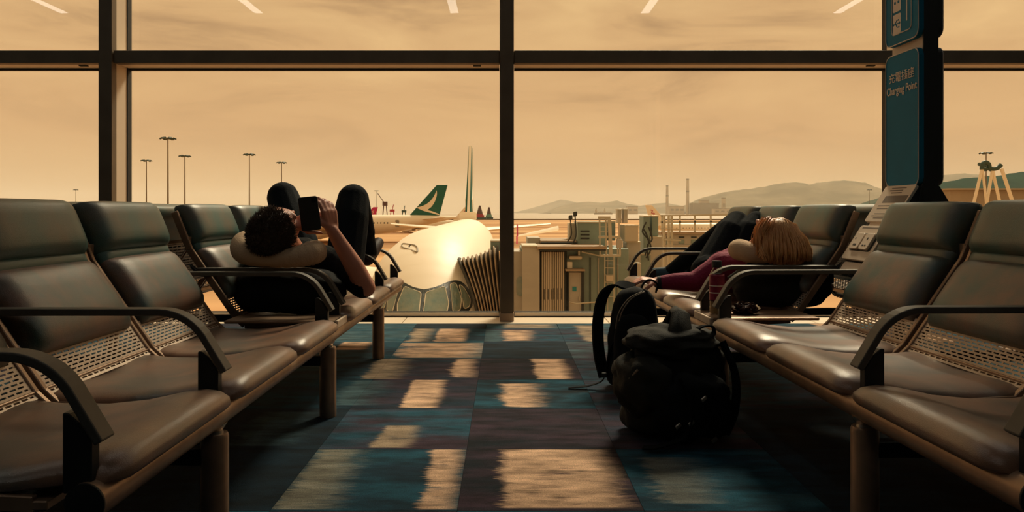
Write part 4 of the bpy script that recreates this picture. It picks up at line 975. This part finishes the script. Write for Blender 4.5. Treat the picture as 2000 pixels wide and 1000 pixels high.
def head_blobs(c, R, s=1.0):
    c = Vector(c); P = lambda x, y, z: c+R @ V(x*s, y*s, z*s)
    k = lambda *r: tuple(q*s for q in r)
    return [(c, k(.076,.094,.092), R, 'skin'), (P(0,.022,-.062), k(.056,.062,.062), R, 'skin'), (P(0,.050,-.098), k(.030,.030,.022), R, 'skin'), (P(0,.088,.004), k(.050,.016,.018), R, 'skin'),
            (P(0,.105,-.035), k(.013,.020,.012), R, 'skin'), (P(0,.100,-.018), k(.009,.014,.026), R, 'skin'), (P(0,.088,-.072), k(.024,.012,.006), R, 'skin'), (P(0,.086,-.083), k(.021,.012,.006), R, 'skin'),
            (P(.078,-.004,-.028), k(.009,.018,.030), R, 'skin'), (P(-.078,-.004,-.028), k(.009,.018,.030), R, 'skin'), (P(.036,.074,-.035), k(.022,.016,.016), R, 'skin'), (P(-.036,.074,-.035), k(.022,.016,.016), R, 'skin')]
def eyes(o, c, R, s=1.0):
    c = Vector(c)
    for x in (-.031, .031): MB().ell(c+R @ V(x*s, .080*s, -.010*s), (.012*s, .010*s, .007*s), 12, 8, R).build('eye', mat('eye_white', (.5,.45,.40), .3), o, smooth='all')
# ---- man lying on the bench at the window side of the gap
hc = V(-.985, 3.06, .735); Rm = basis((.42, .42, .80), (-.06, -.93, .36))
sh_l, sh_r = V(-1.15, 3.36, .60), V(-.79, 3.36, .585); pel = V(-.96, 3.86, .505)
el_r, wr_r = V(-.618, 3.20, .485), V(-.757, 3.15, .742)
el_l, wr_l = V(-1.10, 3.22, .62), V(-.915, 3.13, .765)
mb_ = [(V(-.975,3.20,.69), .056, V(-.97,3.30,.63), .060, 'skin'), (sh_l+V(.06,0,0), .085, sh_r-V(.06,0,0), .085, 'shirt'), (V(-.97,3.42,.58), .125, V(-.965,3.62,.535), .12, 'shirt'), (V(-1.03,3.45,.57), .10, V(-1.02,3.8,.51), .10, 'shirt'), (V(-.91,3.45,.565), .10, V(-.92,3.8,.51), .10, 'shirt'), (V(-.965,3.6,.53), .12, pel, .125, 'shirt'), (V(-1.04,3.88,.50), .11, V(-.89,3.88,.50), .11, 'jeans'),
  (sh_r, .070, V(-.68,3.26,.525), .058, 'shirt'), (V(-.70,3.28,.53), .062, V(-.635,3.21,.49), .056, 'shirt'), (V(-.632,3.21,.50), .044, el_r, .043, 'skin'), (el_r, .043, V(-.665,3.18,.58), .043, 'skin'), (V(-.665,3.18,.58), .043, wr_r, .027, 'skin'),
  (sh_l, .070, el_l, .048, 'shirt'), (el_l, .045, V(-.98,3.2,.67), .042, 'skin'), (V(-.98,3.2,.67), .042, wr_l, .027, 'skin'),
  (V(-.87,3.88,.51), .108, V(-.862,4.02,.78), .102, 'jeans'), (V(-.862,4.02,.78), .102, V(-.862,4.09,.893), .090, 'jeans'), (V(-.862,4.09,.893), .090, V(-.84,4.24,.70), .076, 'jeans'), (V(-.84,4.24,.70), .070, V(-.825,4.32,.585), .058, 'jeans'),
  (V(-1.06,3.88,.51), .108, V(-1.20,4.02,.78), .100, 'jeans'), (V(-1.20,4.02,.78), .100, V(-1.262,4.09,.905), .090, 'jeans'), (V(-1.262,4.09,.905), .090, V(-1.22,4.32,.68), .072, 'jeans'), (V(-1.22,4.32,.68), .066, V(-1.18,4.46,.50), .055, 'jeans'),
  (V(-.822,4.30,.545), .046, V(-.80,4.42,.60), .042, 'shoe'), (V(-.80,4.42,.60), .042, V(-.79,4.49,.63), .036, 'shoe'), (V(-1.18,4.45,.455), .046, V(-1.16,4.62,.44), .042, 'shoe')]
mb_ += hand(wr_r, (-.16, -.02, .98), (-.80, .58, .05), 1, curl=(.35,.65,.6), thumb=.75, size=1.0)
mb_ += hand(wr_l, (.75, .05, .35), (.45, .75, -.30), -1, curl=(.4,.6,.5), thumb=.6, size=.96)
man = figure('person', 'person in black lying back with knees raised, holding up a phone', mb_, head_blobs(hc, Rm, 1.13), {'skin': M_skin, 'shirt': M_shirtb, 'jeans': M_jeans, 'shoe': M_shoe})
eyes(man, hc, Rm, 1.13)
def scalp_hair(c, R, n, ln, rad, seed, s, back=-.02, front=.052):
    rnd = random.Random(seed); m = MB(); c = Vector(c)
    m.ell(c+R @ V(0, -.010*s, .006*s), (.083*s, .096*s, .094*s), 24, 16, R, lambda u: u if (u.z > -.35-.35*u.y*0 and (u.y < .72 or u.z > .45)) else u*.80)
    for _ in range(n):
        while True:
            u = V(rnd.gauss(0,1), rnd.gauss(0,1), rnd.gauss(0,1)).normalized()
            if u.z > -.55+max(0, u.y)*1.35: break
        p0 = V(u.x*.080*s, u.y*.094*s-.010*s, u.z*.092*s+.006*s); d = (u*.75+V(rnd.gauss(0,.35), .55+rnd.gauss(0,.3), rnd.gauss(0,.35)-.1)).normalized(); L = ln*rnd.uniform(.5, 1.2)
        p1 = p0+d*L*.5+u*L*.12; p2 = p0+d*L+V(0,.3,-.25)*L*.4
        m.tube([c+R @ p0, c+R @ p1, c+R @ p2], [rad, rad*.8, rad*.15], 3, cap=False)
    return m
scalp_hair(hc, Rm, 3600, .021, .0017, 3, 1.13).build('hair', M_hairm, man, smooth='all')
# phone in his hands
ph_ax = V(-.10, -.10, .99).normalized(); ph_c = V(-.842, 3.10, .815)
ph_n = (V(0, -1, .05)-ph_ax*V(0,-1,.05).dot(ph_ax)).normalized(); ph_s = ph_ax.cross(ph_n)
q = thing('phone', 'black smartphone held upright by the lying person', 'phone', ph_c)
def phm(w_, h_, r, h0, h1): return MB().prism(rrect(w_, h_, r, 5), h0, h1, lambda u, v, h: ph_s*u+ph_ax*v+ph_n*h)
phm(.084, .148, .010, -.0045, .0045).build('case', mat('phone_case', (.010,.016,.018), .45), q, bevel=.002); phm(.076, .138, .006, -.0056, -.0044).build('screen', mat('phone_glass', (.01,.012,.014), .08), q)
phm(.018, .018, .006, .0044, .0062).build('camera_bump', mat('phone_glass', (.01,.012,.014), .08), q).location = ph_ax*.055+ph_s*.024
# travel pillows
def neck_pillow(label, pts, rs, wr):
    m = MB(); P = smooth_path(pts, 8); n = len(P)
    R_ = []
    for i in range(n):
        u = i/(n-1)*(len(rs)-1); k = min(int(u), len(rs)-2); r = rs[k]+(rs[k+1]-rs[k])*(u-k); e = min(1, min(i, n-1-i)/5); r *= math.sqrt(max(.02, 1-(1-e)**2)); R_.append(r*(1+wr*math.sin(i*2.4)*(1 if u > (len(rs)-1)*.55 else .25)))
    m.tube(P, R_, 22); o = m.build('neck_pillow', M_pillow, smooth='all'); tag(o, label, 'pillow', 'travel pillows')
    return o
neck_pillow('tan travel pillow under the head of the person with the phone', [(-1.10,3.24,.700),(-1.135,3.14,.680),(-1.10,3.06,.648),(-.99,3.03,.628),(-.89,3.035,.630),(-.83,3.07,.645),(-.805,3.13,.655)], [.052,.058,.052,.038,.044,.052,.050], .035)
# ---- woman lying on the charging-post bench
wc = V(1.290, 3.40, .705); Rw = basis((-.58, .30, .76), (.0, -.93, .40))
wl = V(.800, 3.66, .462)
wb_ = [(V(1.245,3.52,.655), .046, V(1.235,3.60,.60), .050, 'skin'), (V(1.11,3.65,.545), .075, V(1.36,3.65,.545), .075, 'knit'), (V(1.235,3.72,.54), .115, V(1.235,3.95,.50), .11, 'knit'), (V(1.18,3.70,.54), .10, V(1.19,3.92,.50), .10, 'knit'), (V(1.29,3.7,.53), .10, V(1.28,3.92,.50), .10, 'knit'), (V(1.235,3.92,.49), .115, V(1.24,4.05,.485), .12, 'knit'), (V(1.16,4.06,.48), .105, V(1.31,4.06,.48), .105, 'jeans'),
  (V(1.09,3.65,.54), .064, V(.965,3.64,.468), .050, 'knit'), (V(.965,3.64,.468), .052, V(.87,3.65,.468), .044, 'knit'), (V(.87,3.65,.468), .044, wl, .036, 'knit'), (wl+V(.012,0,0), .037, wl-V(.004,0,0), .036, 'cuff'), (wl, .028, wl-V(.02,0,-.003), .027, 'skin'),
  (V(1.37,3.65,.54), .062, V(1.46,3.80,.50), .050, 'knit'), (V(1.46,3.80,.50), .048, V(1.38,4.0,.60), .034, 'knit'),
  (V(1.17,4.08,.49), .098, V(1.32,4.20,.70), .085, 'jeans'), (V(1.32,4.20,.70), .085, V(1.385,4.27,.765), .066, 'jeans'), (V(1.385,4.27,.765), .066, V(1.24,4.40,.62), .064, 'jeans'), (V(1.24,4.40,.62), .064, V(1.06,4.55,.445), .046, 'jeans'),
  (V(1.30,4.08,.49), .098, V(1.43,4.18,.70), .085, 'jeans'), (V(1.43,4.18,.70), .085, V(1.485,4.22,.765), .064, 'jeans'), (V(1.485,4.22,.765), .064, V(1.34,4.44,.58), .058, 'jeans'), (V(1.34,4.44,.58), .056, V(1.20,4.62,.445), .046, 'jeans'),
  (V(1.05,4.55,.435), .042, V(.96,4.60,.43), .036, 'shoe'), (V(1.19,4.62,.435), .042, V(1.10,4.68,.43), .036, 'shoe')]
wb_ += hand(wl-V(.022,0,-.004), (-.98, -.02, .16), (.0, .15, -.98), 1, curl=(.55,.95,.8), thumb=.9, size=.92)
wom = figure('person', 'person in maroon knit lying with knees raised, one arm reaching to a backpack', wb_, head_blobs(wc, Rw, 1.0), {'skin': M_skinw, 'knit': M_maroon, 'jeans': M_jeans, 'cuff': M_cuff, 'shoe': M_bshoe})
eyes(wom, wc, Rw, 1.0)
# long hair combed over the crown, hanging towards the viewer
rnd = random.Random(11); m = MB()
m.ell(wc+Rw @ V(0,-.014,.010), (.092,.104,.100), 28, 18, Rw, lambda u: u if (u.z > -.45 and (u.y < .68 or u.z > .5)) else u*.78)
for _ in range(1500):
    while True:
        u = V(rnd.gauss(0,1), rnd.gauss(0,1), rnd.gauss(0,1)).normalized()
        if u.z > -.5+max(0, u.y)*1.3: break
    p0 = wc+Rw @ V(u.x*.090, u.y*.102-.014, u.z*.099+.010); out_ = (p0-wc).normalized()
    tgt = V(p0.x*.55+.45*(1.295+(p0.x-1.29)*1.5), min(p0.y, 3.33)-.02+rnd.uniform(-.02,.02), .605+rnd.uniform(-.012,.025)) if p0.z > .66 else p0+V((p0.x-1.29)*.3, -.01, -.05)
    p1 = p0.lerp(tgt, .35)+out_*.020; p2 = p0.lerp(tgt, .7)+V(out_.x,out_.y,0)*.014
    # keep the locks outside the skull
    for pp in (p1, p2):
        dv = pp-wc
        if dv.length < .104: pp += dv.normalized()*(.106-dv.length)
    m.tube([p0, p1, p2, tgt], [.0030,.0034,.0028,.0008], 4, cap=False)
for _ in range(130):   # loose locks on the face side
    x0 = wc.x-.095+rnd.uniform(-.012,.02); y0 = wc.y+rnd.uniform(-.075,.02); z0 = wc.z+rnd.uniform(.0,.075)
    pts = [(x0+.03, y0, z0+.02), (x0-.008, y0-.012, z0-.03), (x0-.004+rnd.uniform(-.01,.012), y0-.02, z0-.09), (x0-.010+rnd.uniform(-.02,.03), y0-.022, .612+rnd.uniform(-.005,.03))]
    m.tube(smooth_path(pts, 3), [.0026]*4+[.0022]*5+[.0006], 4, cap=False)
m.build('hair', M_hairw, wom, smooth='all')
neck_pillow('tan travel pillow under the head of the blonde person', [(1.135,3.52,.640),(1.145,3.45,.638),(1.19,3.385,.622),(1.28,3.37,.612),(1.37,3.40,.618),(1.41,3.46,.63)], [.050,.052,.046,.036,.044,.048], .01)
# dark bag behind her head
def soft(c, r, k=.5, seed=1, amp=.08, n=36, m_=24, sq=3.0, rz=0.0):
    c = Vector(c); R_ = Matrix.Rotation(rz, 3, 'Z')
    def fn(u):
        l = (abs(u.x)**sq+abs(u.y)**sq+abs(u.z)**sq)**(1/sq); v = u/l
        v = v*(1+amp*mnoise.noise(v*2.1+Vector((seed, 0, 0)))+amp*.45*mnoise.noise(v*5.3+Vector((0, seed, 0)))); return v
    return MB().ell(c, r, n, m_, R_, fn)
soft((-.96, 3.215, .470), (.235,.115,.098), seed=7, amp=.12).build('jacket_bundle', mat('black_jacket', (.006,.007,.008), .85, spec=.2, bump=.3, bscale=60), smooth='all')
tag(bpy.data.objects['jacket_bundle'], 'black bundled jacket on the seat under the pillow of the phone holder', 'jacket')
q = thing('shoulder_bag', 'dark soft bag wedged under the blonde head on the bench', 'bag', (1.29, 3.40, .375))
soft((.02,0,.105), (.225,.11,.105), seed=4, amp=.10).build('bag_body', M_olive, q, smooth='all'); MB().tube(smooth_path([(.12,-.06,.14),(.15,-.10,.19),(.21,-.10,.17),(.24,-.05,.12)], 6), .010, 8).build('bag_handle', M_strap, q, smooth='all')
# ---- bottle and wrapper on the tray
bx, by, bz = XR-.0185*3.06+.005, 3.075, .385
q = thing('drink_bottle', 'clear drink bottle with red label and black cap between the armrests', 'bottle', (bx+.02, by, bz))
def lathe(pr, n=24): return MB().grid([[(r*math.cos(2*math.pi*k/n), r*math.sin(2*math.pi*k/n), z) for k in range(n)] for r, z in pr], wrap_v=True)
M_bgl = glass_mat('bottle_plastic', (.92,.90,.86), 1.45, .02)
lathe([(.001,.002),(.027,0),(.031,.006),(.031,.03),(.029,.035),(.031,.04),(.031,.155),(.029,.17),(.022,.185),(.0155,.194),(.0150,.200)]).build('bottle_shell', M_bgl, q, smooth=True)
lathe([(.001,.004),(.0285,.004),(.0285,.055),(.001,.056)]).build('drink', mat('pale_drink', (.35,.22,.10), .1), q, smooth=True)
lathe([(.0316,.060),(.0318,.062),(.0318,.168),(.0300,.170)]).build('label_band', mat('red_label', (.22,.012,.035), .35, col2=(.34,.03,.07), vscale=40), q, smooth=True)
lathe([(.001,.200),(.020,.200),(.0205,.203),(.0205,.226),(.019,.228),(.001,.228)]).build('cap', M_pdark, q, smooth=True)
for k in range(2): lathe([(.0320,.120-k*.03),(.0322,.121-k*.03),(.0322,.1235-k*.03),(.0320,.1245-k*.03)]).build('label_line', M_print, q)
q = thing('snack_wrapper', 'crumpled dark red snack wrapper on the bench tray', 'wrapper', (1.035, 3.08, .385))
soft((0,0,.022), (.052,.040,.026), seed=9, amp=.5, sq=2.2, n=40, m_=26).build('wrapper_bag', mat('wrapper_foil', (.035,.012,.010), .22, .3), q, smooth=False)
for sx in (-1, 1): MB().obox((sx*.050, 0, .026), (1,.2,.5*sx), (0,1,.2), (-.4*sx,0,1), .022, .05, .002).build('crimped_end', M_metalb, q)
# ------------------------------------------------------------------ backpacks
def strap(pts, w_, th, name, par, m=M_strap, n=7, ax=(0,1,0)):
    P = smooth_path(pts, n); N_ = len(P); mm = MB(); rows = []
    for i, p in enumerate(P):
        t_ = (P[min(i+1,N_-1)]-P[max(i-1,0)]).normalized(); A_ = Vector(ax); s_ = A_-t_*t_.dot(A_); s_.normalize(); u_ = t_.cross(s_)
        rows.append([p+s_*w_/2+u_*th/2, p-s_*w_/2+u_*th/2, p-s_*w_/2-u_*th/2, p+s_*w_/2-u_*th/2])
    mm.grid(rows, wrap_v=True); mm.add(rows[0], [(0,1,2,3)]); mm.add(rows[-1], [(0,1,2,3)]); return mm.build(name, m, par, smooth=True)
# slim black backpack held upright by the reaching hand
b1 = thing('backpack', 'slim black backpack held upright by the reaching hand', 'backpack', (.590, 3.36, 0), math.radians(-8))
def pack(w_, d_, h_, seed, amp, lean=0.0):
    P = []; n = 28; m_ = 26
    for i in range(m_+1):
        v = i/m_; e = max(0, 1-abs(2*v-1)**5)**.42 if v > .5 else max(0, 1-abs(2*v-1)**9)**.35
        taper = 1-.22*v**2; row = []
        for k in range(n):
            a = 2*math.pi*k/n; ca, sa = math.cos(a), math.sin(a); l = (abs(ca)**3.2+abs(sa)**3.2)**(1/3.2)
            x, y = ca/l*w_/2*taper*e, sa/l*d_/2*(1-.25*v)*e
            nz = 1+amp*mnoise.noise(V(ca*1.4+seed, sa*1.4, v*3))+amp*.5*mnoise.noise(V(ca*3+seed, sa*3+4, v*7))
            row.append((x*nz+lean*v*h_, y*nz, v*h_))
        P.append(row)
    mm = MB(); mm.grid(P, wrap_v=True); return mm
pack(.235, .19, .475, 2, .10, .05).build('pack_body', M_black, b1, smooth='all')
pack(.18, .07, .30, 5, .10).build('front_pocket', M_black, b1, smooth='all').location = (.01, -.095, .06)
for dx in (0, .012):
    MB().tube(smooth_path([(-.035+dx, -.088, .20), (-.065+dx, -.10, .28), (-.055+dx, -.10, .36), (-.01+dx, -.085, .425), (.05+dx, -.06, .455)], 7), .0028, 6).build('zip_line', M_zip, b1, smooth='all')
MB().tube(smooth_path([(-.025,-.098,.20),(-.04,-.135,.12),(-.03,-.13,.05)], 6), .0022, 6).build('zip_cord', M_zip, b1); MB().ell((-.032,-.104,.19), (.005,.005,.008), 10, 8).build('zip_pull', M_metalb, b1, smooth='all')
strap([(.05,.03,.455),(.065,.02,.49),(.095,.0,.505),(.125,.0,.485),(.12,.02,.45)], .025, .008, 'grab_handle', b1)
strap([(.02,.05,.46),(-.06,.06,.475),(-.125,.05,.42),(-.150,.03,.30),(-.145,.0,.16),(-.125,-.03,.075),(-.118,-.04,.055)], .058, .012, 'shoulder_strap', b1, ax=(.75,.62,.25))
strap([(-.118,-.04,.06),(-.135,-.05,.035),(-.20,-.06,.014),(-.285,-.07,.006)], .022, .003, 'strap_tail', b1)
MB().obox((-.12,-.035,.066), (1,0,0), (0,1,0), (0,0,1), .028, .05, .022).build('strap_buckle', M_pdark, b1, bevel=.004)
strap([(.0,-.09,.33),(-.09,-.06,.20),(-.11,-.03,.08)], .03, .006, 'side_strap', b1)
# large dark canvas rucksack
b2 = thing('rucksack', 'big slouching dark canvas rucksack on the carpet beside the bench', 'backpack', (.625, 2.68, 0), math.radians(6))
pack(.40, .27, .37, 8, .16, .02).build('pack_body', M_olive, b2, smooth='all')
soft((-.125,-.05,.20), (.105,.12,.105), seed=3, amp=.22, sq=2.6).build('side_pocket', M_olive, b2, smooth='all')
soft((.03,-.125,.13), (.135,.065,.115), seed=6, amp=.18, sq=3).build('front_pocket', M_black, b2, smooth='all')
fl = soft((.0,-.0,.345), (.17,.13,.055), seed=12, amp=.22, sq=2.6).build('top_flap', M_olive, b2, smooth='all')
MB().grid([[V(-.07,-.11,.29), V(-.02,-.13,.30), V(.04,-.12,.30)], [V(-.05,-.09,.37), V(-.01,-.10,.38), V(.05,-.09,.365)], [V(-.015,-.04,.45), V(.01,-.05,.463), V(.055,-.04,.445)], [V(0,.02,.455), V(.02,.02,.47), V(.06,.02,.45)], [V(-.03,.07,.37), V(.02,.08,.38), V(.08,.07,.36)]]).build('storm_collar', M_olive, b2, smooth='all').modifiers.new('t', 'SOLIDIFY').thickness = .02
b2.children[-1].modifiers.new('s', 'SUBSURF').render_levels = 2
strap([(.07,-.05,.385),(.09,-.08,.405),(.125,-.08,.405),(.145,-.05,.375)], .018, .006, 'carry_loop', b2)
strap([(.16,-.09,.35),(.19,-.13,.24),(.185,-.14,.12),(.16,-.12,.03)], .045, .012, 'shoulder_strap', b2)
strap([(-.03,-.17,.24),(.0,-.195,.15),(-.02,-.20,.05),(-.12,-.22,.02),(-.17,-.2,.012)], .03, .006, 'loose_strap', b2)
strap([(.06,-.19,.20),(.07,-.20,.12),(.05,-.19,.05)], .025, .005, 'compression_strap', b2)
for x, y, z in ((.045,-.205,.175), (-.045,-.20,.082), (.0,-.205,.092), (.085,-.20,.03)): MB().obox((x,y,z), (1,.3,.6), (0,1,0), (-.6,0,1), .024, .008, .014).build('buckle', M_metalb, b2, bevel=.003)
MB().tube([(-.215,-.10,.19),(-.205,-.135,.23),(-.175,-.155,.27)], .004, 6).build('zip_line', M_zip, b2)
